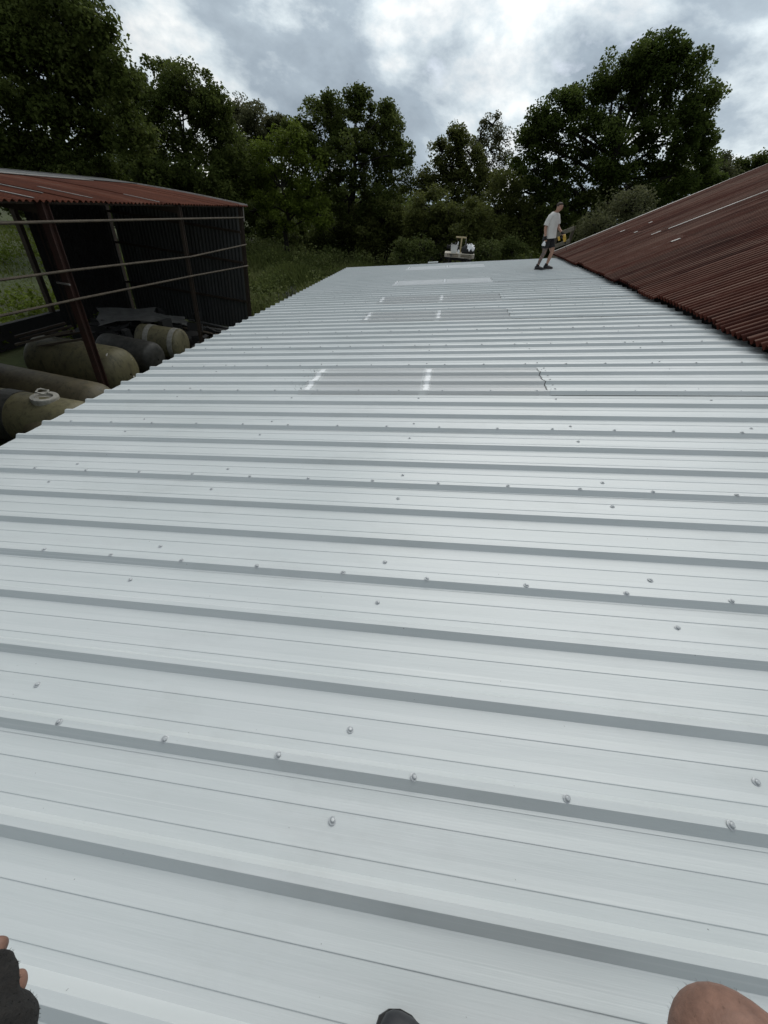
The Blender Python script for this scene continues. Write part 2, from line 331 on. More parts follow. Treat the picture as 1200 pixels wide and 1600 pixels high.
for i in ROWS:
    v=V0+SH*i; jig=rnd.uniform(-.006,.006)
    def put(nm,me,dz,du=0): return link(nm,me,barn,RP(jig+du,v,dz)-base,(0,-p+rnd.uniform(-.0001,.0001),rnd.uniform(-.0004,.0004)))
    if i in LIGHTS:
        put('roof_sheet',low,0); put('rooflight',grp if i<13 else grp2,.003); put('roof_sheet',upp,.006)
    else: put('roof_sheet',full,rnd.uniform(0,.0007))
# bright daylight bands painted as soft white strips on rooflights, at lap and purlin
MT['tape']=simple('painted_daylight_band',(.93,.94,.94),(.88,.89,.89),9,.35)  # 'tape' is the painted daylight band, not a real tape
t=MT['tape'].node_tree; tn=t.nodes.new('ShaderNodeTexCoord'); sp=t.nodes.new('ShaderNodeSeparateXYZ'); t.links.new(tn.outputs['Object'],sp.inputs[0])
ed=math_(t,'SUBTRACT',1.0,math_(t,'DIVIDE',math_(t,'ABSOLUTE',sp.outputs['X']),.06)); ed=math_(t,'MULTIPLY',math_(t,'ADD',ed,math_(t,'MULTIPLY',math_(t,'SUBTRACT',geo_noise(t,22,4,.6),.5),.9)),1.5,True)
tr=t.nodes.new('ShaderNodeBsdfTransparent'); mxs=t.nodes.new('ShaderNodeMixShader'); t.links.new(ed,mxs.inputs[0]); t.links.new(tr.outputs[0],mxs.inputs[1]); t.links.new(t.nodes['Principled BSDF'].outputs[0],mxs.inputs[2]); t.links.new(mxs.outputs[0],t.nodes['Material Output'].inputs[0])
day_prof=[(a,z+.0022) for a,z in prof()]
def daylightmesh(wd):
    b=MB(); k=[(a,z) for a,z in day_prof if .045<a<SH-.05]
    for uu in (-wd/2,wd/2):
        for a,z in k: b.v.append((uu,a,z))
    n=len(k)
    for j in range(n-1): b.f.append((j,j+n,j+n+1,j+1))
    return b.mesh('daylight_strip',MT['tape'])
dayA,dayB=daylightmesh(.13),daylightmesh(.11)
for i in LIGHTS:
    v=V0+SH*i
    link('daylight_strip',dayA,barn,RP(uL+.02,v,.004)-base,(0,-p,0)); link('daylight_strip',dayB,barn,RP(-.16*h,v,.004)-base,(0,-p,0))
edge_shadow=[]  # dark strips painting the shadow of the upper sheet's edge over the rooflights
def edgeshadowmesh():
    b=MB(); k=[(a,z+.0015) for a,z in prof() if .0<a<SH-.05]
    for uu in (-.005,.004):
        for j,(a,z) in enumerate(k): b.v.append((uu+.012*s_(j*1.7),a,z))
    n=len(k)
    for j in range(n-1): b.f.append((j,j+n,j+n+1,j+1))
    return b.mesh('edge_shadow_strip',MT['dark_mark'])
esm=edgeshadowmesh()
for i in LIGHTS[:4]: link('edge_shadow_strip',esm,barn,RP(uR-.022,V0+SH*i,.005)-base,(0,-p,0))
# screws
sb=MB(); sb.lathe([(0,.0148),(.0016,.0150),(.0030,.0112),(.0020,.0098),(.003,.0084),(.0075,.0076),(.0092,.005),(.0093,.0001)],(0,0,0),(0,0,1),10)
sme=sb.mesh('screw',MT['screw'],smooth=False)
sites=[]
for i in ROWS:
    v=V0+SH*i
    k=0; u=-.03*h-8*.3125*h
    while u<U1-.05:
        if u>U0+.05: sites.append((u+rnd.uniform(-.02,.02),v+rnd.uniform(-.004,.004),.0008))
        u+=.3125*h
    for pu in (-2.05,-1.125,-.195,.715,1.64,2.42):
        for dv in (-.158,.142):
            if i in LIGHTS and dv>0 and -1.0<pu<.6: continue
            if i-1 in LIGHTS and dv<0 and -1.0<pu<.6: continue
            sites.append((pu*h+rnd.uniform(-.012,.012),v+dv+rnd.uniform(-.012,.012),-D+.0002))
    if i in LIGHTS:
        for dv in (.09,.14,.27,.46,.6,.78,.9): sites.append((uR+.07+rnd.uniform(-.01,.01),v+SH*dv,-D+.006))
sites=[q for q in sites if q[1]>-2.3]
sites.sort(key=lambda q:(q[0]**2+q[1]**2))
vis=[q for q in sites if q[1]>-.25]
first=set(id(q) for q in vis[:292]); rest=MB(); tv=np.array(sb.v)
Rroof=np.array([ribv,[0,1,0],nrm]).T
for q in sites:
    P=RP(*q)
    if id(q) in first:
        link('screw',sme,barn,P-base,(rnd.uniform(-.06,.06),-p+rnd.uniform(-.06,.06),rnd.uniform(0,6)))
    else:
        i0=len(rest.v); rest.v+=[tuple(z) for z in (tv@Rroof.T+P)]; rest.f+=[tuple(a+i0 for a in f) for f in sb.f]
ro_=rest.build('screw_rows',MT['screw'],barn); ro_['kind']='stuff'
# purlins, walls, posts of the lean-to
for pu in (-2.62,-2.05,-1.125,-.18,.70,1.64,2.42):
    pb=MB(); z0=-D-.004
    yA,yB=-2.6,18.75; dz=.15
    for a,b2 in ((0,.10),):
        A=RP(pu*h,yA,z0-dz/2);B=RP(pu*h,yB,z0-dz/2); pb.bar(A,B,.085,dz,nrm)
    pb.build('purlin',MT['purlin'],barn)
zL=RP(U0+.15,0,-D)[2]
MB().box((U0*c_(p)+.22,8.1,(zL-.12)/2),(.1,21.2,zL-.12)).build('side_wall',MT['concrete'],barn)
for yw in (-2.55,18.55):
    b=MB(); x0,x1=U0*c_(p)+.28,U1*c_(p)-.02; za=RP(U0+.25,0,-D-.17)[2]; zb=RP(U1,0,-D-.17)[2]
    b.v=[(x0,yw,0),(x1,yw,0),(x1,yw,zb),(x0,yw,za),(x0,yw+.1,0),(x1,yw+.1,0),(x1,yw+.1,zb),(x0,yw+.1,za)]
    b.f=[(0,1,2,3),(7,6,5,4),(0,4,5,1),(1,5,6,2),(2,6,7,3),(3,7,4,0)]
    b.build('end_wall',MT['concrete'],barn)
# thin dark strands on the lower laps of the rooflights
gb=MB(); rs=random.Random(3)
for i in LIGHTS:
    v=V0+SH*i
    if i>10: continue
    for k in range(26):
        vv=v+rs.uniform(.03,SH-.03); uu=uL-.03-abs(rs.gauss(0,.11))
        L=rs.uniform(.03,.09)
        tpos=(vv-v)%PI_; wz=(.003 if tpos<.0135 or tpos>PI_-.0135 else (-D+.004+max(0,D*(1-(min(tpos,PI_-tpos)-.0135)/.0265)) if min(tpos,PI_-tpos)<.04 else -D+.006))
        gb.bar(RP(uu,vv,wz+.002),RP(uu+rs.uniform(-.02,.02),vv+.004+L*.25,wz+.003),.0022,.0015,nrm)
g_=gb.build('dark_mark',MT['dark_mark'],barn); g_['kind']='stuff'
# ------------------------------------------------------------------ rusty barn on the high side
rb=empty('rusty_barn',(8,8,0),'tall barn with steep dark rust-brown corrugated roof above the lean-to','barn')
th=math.atan(.548); rs_=np.array([c_(th),0,s_(th)]); rnn=np.array([-s_(th),0,c_(th)]); E0=np.array([4.09,0,ZC-.85])
def RR(a,y,ww=0): return E0+a*rs_+np.array([0,y,0])+ww*rnn
CP=.13; CPS=6; COV=CP*CPS
def corr(name,m,L,nper,pitch,amp,seg=8,nl=2,axis='x'):
    b=MB(); n=nper*seg+seg//2+1
    for i in range(nl+1):
        for j in range(n): b.v.append((L*i/nl,(j-seg/4)*pitch/seg,amp*c_(2*math.pi*(j-seg/4)/seg)))
    for i in range(nl):
        for j in range(n-1): a=i*n+j; b.f.append((a,a+n,a+n+1,a+1))
    return b.mesh(name,m,smooth=True)
LR=8.9; laps=[(-.0,2.13),(2.0,3.4),(5.25,3.65)]
tiers=[corr('rusty_roof_sheet',MT['rust'],L,CPS,CP,.038,8) for _,L in laps]
y=-2.6; 
while y<18.95:
    for (a0,L),me in zip(laps,tiers):
        o=link('roof_sheet',me,rb,RR(a0+rnd.uniform(-.05,.05),y+rnd.uniform(-.008,.008),.03+rnd.uniform(-.002,.006)+(.006 if a0>1 else 0)+(.006 if a0>4 else 0))-np.array([8,8,0]),(rnd.uniform(-.004,.004),-th-.004*(a0<7),rnd.uniform(-.004,.004)))
    y+=COV
yEnd=y
b=MB(); b.bar(RR(-.06,yEnd+.06,.02),RR(LR,yEnd+.06,.02),.13,.12,rnn); b.build('verge_flashing',MT['galv_pale'],rb)
b=MB(); b.bar(RR(2.35,14.9,.080),RR(6.4,14.75,.080),.075,.012,rnn); b.build('patch_strip',MT['galv_pale'],rb)
b=MB(); b.bar(RR(1.95,15.0,.080),RR(2.2,15.0,.080),.07,.012,rnn); b.build('patch_strip',MT['galv_pale'],rb)
for yy,a0,a1 in ((13.1,1.75,1.95),(16.4,1.95,2.05),(17.6,1.9,2.05),(17.1,2.6,2.7)):
    b=MB(); b.bar(RR(a0,yy,.080),RR(a1,yy,.080),.09,.01,rnn); b.build('patch_strip',MT['galv_pale'],rb)
for a in (.42,1.9,3.7,5.4,7.2,8.7):
    MB().bar(RR(a,-2.6,-.10),RR(a,yEnd-.05,-.10),.08,.14,rnn).build('purlin',MT['timber_dark'],rb)
zE=RR(.3,0,-.15)[2]
MB().box((4.45,8.1,zE/2),(.12,21.2,zE)).build('side_wall',MT['dark_wall'],rb)
for yw in (-2.5,yEnd-.2):
    b=MB(); x0,x1=4.52,RR(LR,0)[0]-.1; za,zb=RR(.45,0,-.16)[2],RR(LR-.1,0,-.16)[2]
    b.v=[(x0,yw,0),(x1,yw,0),(x1,yw,zb),(x0,yw,za),(x0,yw+.1,0),(x1,yw+.1,0),(x1,yw+.1,zb),(x0,yw+.1,za)]
    b.f=[(0,1,2,3),(7,6,5,4),(0,4,5,1),(1,5,6,2),(2,6,7,3),(3,7,4,0)]
    b.build('gable_wall',MT['dark_wall'],rb)
# the other slope beyond the ridge
rx=RR(LR,0)[0]; rz=RR(LR,0)[2]
b=MB(); b.v=[(rx,-2.6,rz+.02),(rx,yEnd,rz+.02),(rx+7.6,yEnd,rz-4.4),(rx+7.6,-2.6,rz-4.4)]; b.f=[(0,3,2,1)]; b.build('far_slope',MT['rust'],rb)
MB().box((rx+7.4,8.1,(rz-4.5)/2),(.12,21.2,rz-4.5)).build('side_wall',MT['dark_wall'],rb)
MB().tube([RR(LR,-2.6,.03),RR(LR,yEnd,.03)],.12,10).build('ridge_cap',MT['rust'],rb)
# ------------------------------------------------------------------ open barn on the left
XB,XK=-8.0,-13.5
ob=empty('open_barn',(-10.7,11,0),'open-fronted steel pole barn with low orange-rust corrugated roof','barn'); obb=np.array([-10.7,11,0])
YF=17.45; YN=1.2
def roofz(x):
    t=(XB+.12-x)/(XB-XK); return ZC-.80+.30*t-.18*t*t
NL=8; CP2=.15; per=5
def leftsheet(m):
    b=MB(); seg=6; n=per*seg+4; xs=np.linspace(XB+.12,XK,NL+1)
    for x in xs:
        for j in range(n): b.v.append((x-obb[0],j*CP2/seg,roofz(x)-obb[2]+.022*c_(2*math.pi*j/seg)))
    for i in range(NL):
        for j in range(n-1): a=i*n+j; b.f.append((a,a+1,a+n+1,a+n))
    return b.mesh('rusty_roof_sheet',m,smooth=True)
ls=leftsheet(MT['rust_l']); lg_=leftsheet(MT['galv_old'])
y=YN
while y<YF-.1:
    link('roof_sheet',ls,ob,(rnd.uniform(-.05,.05),y-obb[1],rnd.uniform(.0,.012))); y+=CP2*per
yE=y
# verge and back edge flashings, pale lap strip, grey back sheets
def along(xa,xb,yy,dz,n=8): return [np.array([x,yy,roofz(x)+dz]) for x in np.linspace(xa,xb,n)]
MB().tube(along(XB+.14,XK,yE+.03,.02),.045,6).build('verge_flashing',MT['galv_pale'],ob)
MB().bar((XK,YN,roofz(XK)+.035),(XK,yE,roofz(XK)+.035),.12,.05).build('back_flashing',MT['galv_old'],ob)
MB().bar((XK+1.5,YN,roofz(XK+1.5)+.04),(XK+1.5,15.0,roofz(XK+1.5)+.04),.32,.015).build('lap_strip',MT['galv_pale'],ob)
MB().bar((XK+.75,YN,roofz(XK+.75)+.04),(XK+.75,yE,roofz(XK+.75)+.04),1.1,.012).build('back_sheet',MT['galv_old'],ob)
for yy,x0,x1 in ((10.2,-9.5,-8.2),(9.3,-10,-8.6),(8.4,-9.6,-8.0),(12.4,-9.0,-8.0)):
    MB().bar((x0,yy,roofz(x0)+.03),(x1,yy,roofz(x1)+.03),.05,.012).build('patch_strip',MT['galv_pale'],ob)
posts=[2.9,8.55,13.3,17.38]
for k,yy in enumerate(posts):
    MB().bar((XB,yy,roofz(XB)-.14),(XK,yy,roofz(XK)-.14),.09,.18).build('rafter',MT['steel_brown'],ob)
    m_=(MT['steel_rust'],MT['steel_rust'],MT['steel_brown'],MT['steel_brown'])[k]; pw_=(.15,.15,.09,.12)[k]
    zt=roofz(XB)-.03; b=MB()
    b.box((XB,yy-.5*pw_,zt/2),(pw_,.014,zt)); b.box((XB,yy+.5*pw_,zt/2),(pw_,.014,zt)); b.box((XB,yy,zt/2),(.012,pw_-.014,zt))
    b.build('post',m_,ob)
    if k==1: continue
    zt2=roofz(XK)-.03; b=MB(); b.box((XK,yy,zt2/2),(.14,.14,zt2)); b.build('post',MT['timber_dark'],ob)
MB().box((XB,17.50,roofz(XB)-.22),(.14,.06,.5)).build('corner_cover',MT['galv_pale'],ob)
for x in (XB-.1,-9.4,-10.8,-12.2,XK+.1):
    MB().bar((x,YN,roofz(x)-.05),(x,YF,roofz(x)-.05),.07,.05).build('purlin',MT['timber_dark'],ob)
for zs in ((-1.13,-1.12,-1.13,-1.14),(-1.9,-1.96,-2.08,-1.99),(-2.45,-2.5,-2.59,-2.70)):
    b=MB(); b.tube([(XB+.11,yy,ZC+z) for yy,z in zip(posts,zs)],.025,8); b.build('rail',MT['rail'],ob)
MB().box((XB,8.4,ZC-2.2),(.3,.03,.03)).build('bracket',MT['galv_pale'],ob)
# end wall of upright corrugated sheets
def upright(m,H,n=5,pitch=.15): 
    b=MB(); seg=6; k=n*seg+1
    for z in (0,H):
        for j in range(k): b.v.append((j*pitch/seg,.02*c_(2*math.pi*j/seg),z))
    for j in range(k-1): b.f.append((j,j+1,j+1+k,j+k))
    return b.mesh('wall_sheet',m,smooth=True)
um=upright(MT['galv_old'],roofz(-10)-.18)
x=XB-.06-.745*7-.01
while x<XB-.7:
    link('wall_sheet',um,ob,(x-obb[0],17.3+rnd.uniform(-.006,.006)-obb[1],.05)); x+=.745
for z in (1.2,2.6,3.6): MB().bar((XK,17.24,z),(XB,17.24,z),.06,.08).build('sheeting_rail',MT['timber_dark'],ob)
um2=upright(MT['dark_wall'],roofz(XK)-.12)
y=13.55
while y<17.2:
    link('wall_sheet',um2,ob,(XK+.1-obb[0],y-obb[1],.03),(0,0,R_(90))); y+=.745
y=YN+.1  # unseen near walls, added to keep light out of the barn
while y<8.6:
    link('wall_sheet',um2,ob,(XK+.1-obb[0],y-obb[1],.03),(0,0,R_(90))); y+=.745  # added unseen sheets, only to darken the inside
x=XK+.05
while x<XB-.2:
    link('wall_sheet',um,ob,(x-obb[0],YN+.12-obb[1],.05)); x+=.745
MB().box((XK,11.1,.36),(.16,5.2,.72)).build('low_wall',MT['dark_wall'],ob)
MB().box((XK+.02,14.0,2.1),(.16,.5,4.1)).build('back_pier',MT['timber_dark'],ob)
# ------------------------------------------------------------------ storage tanks in the yard
def tank(X,Y,r,L,ang,m,label,dome=.3,flange=None,bands=(),name='storage_tank',lift=0):
    a=R_(ang); ax=np.array([c_(a),s_(a),0]); zc=r+.02+lift
    root=empty(name,(X-ax[0]*L/2,Y-ax[1]*L/2,0),label,'tank','old tanks lying beside the open barn')
    P=[(-L-dome,.001)]+[(-L-dome*c_(q),r*s_(q)**.8) for q in np.linspace(.25,math.pi/2,6)]
    P+=[(-L*.66,r*1.0),(-L*.33,r*1.005)]+[(dome*s_(q),r*max(.002,c_(q))**.8) for q in np.linspace(0,math.pi/2-.02,8)]
    b=MB(); b.lathe(P,(X,Y,zc),ax,32); b.build('shell',m,root,True)
    for bx,bw,bm in bands:
        b=MB(); b.lathe([(-bx,r*1.004),(-bx,r*1.03),(-bx-bw,r*1.03),(-bx-bw,r*1.004)],(X,Y,zc),ax,32); b.build('band',bm,root)
    if flange:
        fx,fr=flange; q=np.array([X,Y,zc+r*.97])-ax*fx
        b=MB(); b.lathe([(-.05,fr),(.05,fr),(.07,fr*.97),(.07,fr*.62),(.02,fr*.6),(.0,.01)],q,(0,0,1),24); fo=b.build('manhole',MT['resin'],root)
        b=MB(); b.tube([q+np.array([fr*.45*c_(k),fr*.45*s_(k),.17+.02*s_(3*k)]) for k in np.linspace(0,2*math.pi,14)],.018,6); b.build('ring_handle',MT['resin'],root)
    b=MB(); sd_=np.array([-ax[1],ax[0],0])
    for k in (.25,.75):
        cpt=np.array([X,Y,0])-ax*L*k
        for sg in (-1,1): b.box(cpt+sd_*sg*r*.55+np.array([0,0,.09]),(.14,.22,.2))
    b.build('chock',MT['timber_dark'],root)
    return root
tank(-7.25,6.75,.55,3.0,2,MT['tank_olive'],'olive fibreglass tank with white manhole ring on top',.28,(.55,.25),((1.2,.35,MT['tank_dark']),))
tank(-7.75,7.85,.52,3.4,-2,MT['tank_brown'],'slim brown tank with cone end between manhole tank and rusty post',.42)
tk=tank(-8.35,9.55,.645,2.0,0,MT['tank_olive'],'largest olive tank, behind the rusty post, with pale resin patches',.36)
for k,(dx,dy,dz,s0) in enumerate(((.10,-.24,1.16,.11),(.25,.26,.98,.10),(.31,.12,.5,.12))):
    b=MB(); b.lathe([(0,s0),(.03,s0*.9),(.04,s0*.3),(.0,.01)],(-8.35+dx,9.55+dy,dz),(.8,-.2+.4*k,.6-.3*k),10); b.build('resin_patch',MT['resin'],tk)
tank(-8.5,11.25,.49,1.5,-4,MT['tank_dark'],'dark mottled tank between the olive and the pale-ended tanks',.2)
tank(-8.45,12.75,.51,1.25,3,MT['tank_pale'],'short tank with pale end and white bands, by the brown post',.14,None,((.03,.16,MT['resin']),(.85,.16,MT['resin'])))
tank(-7.0,6.1,.42,.9,-25,MT['tank_brown'],'small brown tank tucked low against the lean-to eave',.2)
# scrap inside the open barn
def board(name,label,cat,a,b_,wd,tk_,m,group='scrap boards heaped in the open barn'):
    q=MB(); q.bar(a,b_,wd,tk_); return tag(q.build(name,m),label,cat,group)
def scrapsheet(P,L,Wd,rot,label):
    b=MB(); n=13
    Rm=np.array(Matrix.Rotation(rot[2],3,'Z')@Matrix.Rotation(rot[1],3,'Y')@Matrix.Rotation(rot[0],3,'X'))
    for i in range(4):
        for j in range(n): b.v.append(tuple(Rm@np.array([L*(i/3-.5)+.05*s_(j*.9+i),Wd*(j/(n-1)-.5),.02*c_(j*math.pi/2)+.10*s_(i*1.3+j*.12)])+np.array(P)))
    for i in range(3):
        for j in range(n-1): a=i*n+j; b.f.append((a,a+1,a+n+1,a+n))
    return tag(b.build('corrugated_sheet',MT['scrap_grey'],None,True),label,'metal sheet')
scrapsheet((-10.3,12.9,1.15),1.7,1.0,(.25,-.15,.5),'crumpled grey corrugated sheet lying on the scrap heap, tilted up')
scrapsheet((-9.9,14.2,.85),1.8,.9,(.2,.12,.9),'bent grey corrugated sheet lying lower on the scrap heap')
hp=MB(); hr=random.Random(5)
for k in range(60):
    hp.box((-10.2+hr.gauss(0,.9),13.6+hr.gauss(0,.9),max(.1,.5+hr.gauss(0,.18))),(hr.uniform(.15,.7),hr.uniform(.1,.4),hr.uniform(.05,.35)),np.array(Matrix.Rotation(hr.uniform(0,3),3,'Z')@Matrix.Rotation(hr.uniform(-.5,.5),3,'X')))
for k in range(30): hp.box((-10.2+hr.gauss(0,.8),13.6+hr.gauss(0,.8),.22),(.7,.6,.5),np.array(Matrix.Rotation(hr.uniform(0,3),3,'Z')))
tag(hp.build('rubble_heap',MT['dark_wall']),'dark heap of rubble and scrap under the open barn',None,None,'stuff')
for k in range(9):
    yy=15.2+k*.18+hr.uniform(-.1,.1); zz_=.12+.09*k%.4
    board('scrap_board','%s board lying flat by the corrugated end wall'%('grey metal' if k%2 else 'brown timber'),'board',(-10.2+hr.uniform(-.3,.3),yy,.1+.07*(k%4)),(-7.9+hr.uniform(-.3,.5),yy+hr.uniform(-.5,.3),.16+.07*(k%4)),.16,.05,MT['scrap_grey'] if k%2 else MT['timber'],'boards by the end wall')
for k in range(22):
    cx_,cy_=-7.6+hr.uniform(-.9,.7),14.2+hr.uniform(-.9,1.6)
    b=MB(); b.box((cx_,cy_,.12+hr.uniform(0,.16)),(hr.uniform(.15,.45),hr.uniform(.15,.35),hr.uniform(.12,.3)),np.array(Matrix.Rotation(hr.uniform(0,3),3,'Z')@Matrix.Rotation(hr.uniform(-.3,.3),3,'X')),hr.uniform(.6,.95))
    tag(b.build('rubble_block',MT['concrete']),'broken concrete block on the rubble beside the brown post','block','broken blocks at the barn foot')
for k in range(6):
    a=hr.uniform(-.7,.9); P=np.array([-9.8,9.5,1.35]); d=np.array([c_(a),s_(a),.28])*hr.uniform(.4,.75); P=P+np.array([hr.uniform(-.4,.4),hr.uniform(-.3,.3),.03*k])
    board('timber_offcut',('pale' if k<2 else 'dark brown')+' thin timber offcut piled on top of the largest olive tank','timber',P-d,P+d,.06,.05,MT['timber'] if k<2 else MT['steel_brown'],'timber offcuts on the tank')
# ------------------------------------------------------------------ trees
def quads_obj(name,V,m,parent=None,tone=None,loc=None):
    n=len(V)//4; me=bpy.data.meshes.new(name)
    off=np.array(wl(parent)) if parent is not None else (np.array([V[:,0].mean(),V[:,1].mean(),V[:,2].min()]))
    me.vertices.add(len(V)); me.vertices.foreach_set('co',(V-off).astype(np.float32).ravel())
    me.loops.add(4*n); me.loops.foreach_set('vertex_index',np.arange(4*n,dtype=np.int32))
    me.polygons.add(n); me.polygons.foreach_set('loop_start',np.arange(0,4*n,4,dtype=np.int32)); me.polygons.foreach_set('loop_total',np.full(n,4,dtype=np.int32))
    if tone is not None:
        at=me.attributes.new('tone','FLOAT','POINT'); at.data.foreach_set('value',np.repeat(tone,4).astype(np.float32))
    me.materials.append(m); me.update(calc_edges=True)
    o=link(name,me,parent)
    if parent is None: o.location=Vector([float(q) for q in off])
    return o
def leaves(C,size,droop=.0):
    n=len(C); nn=rng.normal(size=(n,3))*.62; nn[:,2]+=.75; nn/=np.linalg.norm(nn,axis=1)[:,None]
    a=rng.normal(size=(n,3)); a-=nn*(a*nn).sum(1)[:,None]; a/=np.linalg.norm(a,axis=1)[:,None]
    b=np.cross(nn,a); s=(size*rng.uniform(.6,1.35,n))[:,None]
    V=np.empty((n,4,3)); V[:,0]=C-a*s*.5; V[:,1]=C+b*s*.34+nn*s*.12; V[:,2]=C+a*s*.5; V[:,3]=C-b*s*.34+nn*s*.12
    return V.reshape(-1,3)
def sphere_pts(n,inner=.0,flat=1.):
    d=rng.normal(size=(n,3)); d/=np.linalg.norm(d,axis=1)[:,None]; r=(inner**3+(1-inner**3)*rng.random(n))**(1/3)
    d*=r[:,None]; d[:,2]*=flat; return d
def tree(name,label,cat,lobes,Y,leafm,size=.24,dens=1.,clump=.75,per=60,group='trees beyond the barns',trunk=.32,base=None,inner=.45,stems=1,low=None):
    L=[]
    for q in lobes:
        px,py,rp=q[:3]; dY=q[3] if len(q)>3 else rnd.uniform(-1.5,1.5)
        P=atY(px,py,Y+dY); R=rp*axial(P)/F*.92; L.append((P,R))
    bx=base[0] if base else float(np.mean([P[0] for P,_ in L])); by=base[1] if base else Y
    root=empty(name,(bx,by,0),label,cat,group)
    C=[];T=[];tips=[]
    for P,R in L:
        k=max(9,int(dens*(10.0*R*R+9))); q=P+sphere_pts(k,inner,.9)*R
        q=q[q[:,2]>.25]; 
        for z in q:
            cr_=clump*rng.uniform(.5,1.2); n=int(2.3*per*rng.uniform(.6,1.3))
            C.append(z+sphere_pts(n,.1,.75)*cr_); T.append(np.full(n,rng.random())); tips.append((z,P))
    C=np.concatenate(C);T=np.concatenate(T); ok=C[:,2]>.08; C=C[ok];T=T[ok]
    quads_obj('crown',leaves(C,size*.76,.1),leafm,root,T)
    b=MB(); zt=max(P[2] for P,_ in L)
    for sidx in range(stems):
        ox=rnd.uniform(-.5,.5)*(stems>1)*1.6; oy=rnd.uniform(-.5,.5)*(stems>1)*1.2
        topz=zt*.8; path=[]; rad=[]; tx=np.mean([P[0] for P,_ in L])
        for k in range(7):
            f=k/6; path.append((bx+ox+(tx-bx)*f**1.5+rnd.uniform(-.18,.18)*k*.5,by+oy+rnd.uniform(-.18,.18)*k*.5,topz*f-.05)); rad.append(trunk*(1.25 if k==0 else 1)*(1-.82*f))
        b.tube(path,rad,9)
        for P,R in L[sidx::stems]:
            f=min(.8,max(.15,(P[2]-R*1.1)/topz)); i=int(f*6); A=np.array(path[i])*(1-(f*6-i))+np.array(path[min(6,i+1)])*(f*6-i); r0=max(.05,trunk*(1-.82*f)*.55)
            M1=(A+P)/2+np.array([rnd.uniform(-.3,.3),rnd.uniform(-.3,.3),.2]); b.tube([A,M1,P],[r0,r0*.7,r0*.35],6,False)
    sel=[tips[i] for i in rng.permutation(len(tips))[:min(len(tips),70)]]
    for z,P in sel: b.tube([P,(P+z)/2+rng.normal(size=3)*.12,z],[.06,.04,.015],4,False)
    b.build('trunk',MT['bark'],root,True)
    return root
TALL='tall trees on the skyline'; UND='bushes under the trees'
tree('oak_tree','huge dark tree leaning over the far side of the orange-rust barn roof','tree',[(20,20,75),(90,40,70),(140,95,48),(60,120,80),(-30,110,90),(150,160,50),(110,190,55),(30,210,60),(180,120,26),(150,45,26),(-20,10,80),(70,-50,80),(195,200,40),(60,260,60),(130,270,60)],27,MT['dark_leaf'],.26,.85,.8,62,TALL,.55,(-27,29))
tree('round_tree','rounded dark tree next to the huge tree, behind the orange-rust barn','tree',[(250,140,38),(300,145,40),(335,180,34),(280,190,50),(225,185,40),(345,230,45),(250,250,60),(320,280,60),(205,150,30),(340,160,18),(270,118,18),(210,250,50),(370,280,40)],38,MT['dark_leaf'],.27,.8,.8,56,TALL,.4)
tree('willow_tree','pale grey-green feathery tree rising behind the round dark tree','tree',[(375,175,18),(400,190,24),(430,200,22),(360,200,22),(420,225,30),(380,240,34),(445,225,20),(400,270,40)],52,MT['grey_leaf'],.3,.9,.8,48,TALL,.3)
tree('oak_tree','ragged dark oak with finger-like top, behind the weedy field','tree',[(560,160,24),(520,175,26),(500,165,18),(595,190,24),(615,205,20),(540,200,36),(590,235,36),(480,205,26),(630,240,20),(550,250,46),(610,280,42),(500,255,42),(565,150,10),(605,172,10),(455,200,14),(545,310,46),(600,330,40)],44,MT['dark_leaf'],.27,.85,.68,52,TALL,.42)
tree('ash_tree','bright yellow-green tree in front of the ragged oak','tree',[(455,225,28),(420,250,30),(480,250,30),(440,290,36),(395,260,20),(480,310,34),(450,335,34),(500,335,26),(410,310,28)],40,MT['light_leaf'],.25,.75,.72,52,TALL,.24)
tree('birch_tree','olive-green twin-topped tree between the oaks','tree',[(710,215,20),(690,240,20),(730,235,22),(705,260,28),(740,270,26),(680,280,26),(720,300,34),(760,300,28),(665,300,24)],46,MT['olive_leaf'],.26,.85,.7,52,TALL,.26)
tree('birch_tree','wispy grey-green tree leaning against the great oak, showing sky through its top','tree',[(770,195,16),(785,215,14),(750,215,14),(765,235,20),(790,250,16),(750,255,18),(775,275,22),(740,230,10)],50,MT['grey_leaf'],.22,.62,.6,38,TALL,.2)
tree('oak_tree','great broad spreading oak with dense dark crown beside the rust-brown roof','tree',[(1040,90,26),(1000,95,28),(960,115,30),(1075,115,28),(1095,160,26),(1030,140,48),(970,165,46),(1080,190,34),(920,150,28),(880,170,30),(850,190,26),(900,210,46),(1040,220,50),(970,235,54),(840,225,30),(1100,215,18),(825,215,14),(830,265,34),(900,280,46),(980,295,46),(1050,275,40),(1095,255,20),(1110,275,20),(820,300,24),(1015,75,12),(1060,82,12),(860,320,34),(930,330,36)],40,MT['oak'],.25,.95,.68,58,TALL,.6,(11.5,40))
tree('far_tree','low dark tree on the skyline above the rust-brown roof','tree',[(1150,265,16),(1175,262,18),(1200,260,20),(1225,262,22),(1165,280,18),(1195,285,22)],70,MT['dark_leaf'],.36,.8,.9,44,TALL,.3)
tree('far_tree','pale thin tree at the right foot of the great oak','tree',[(1128,250,10),(1122,265,14),(1135,275,16),(1115,285,14)],58,MT['grey_leaf'],.3,.8,.7,40,TALL,.2)
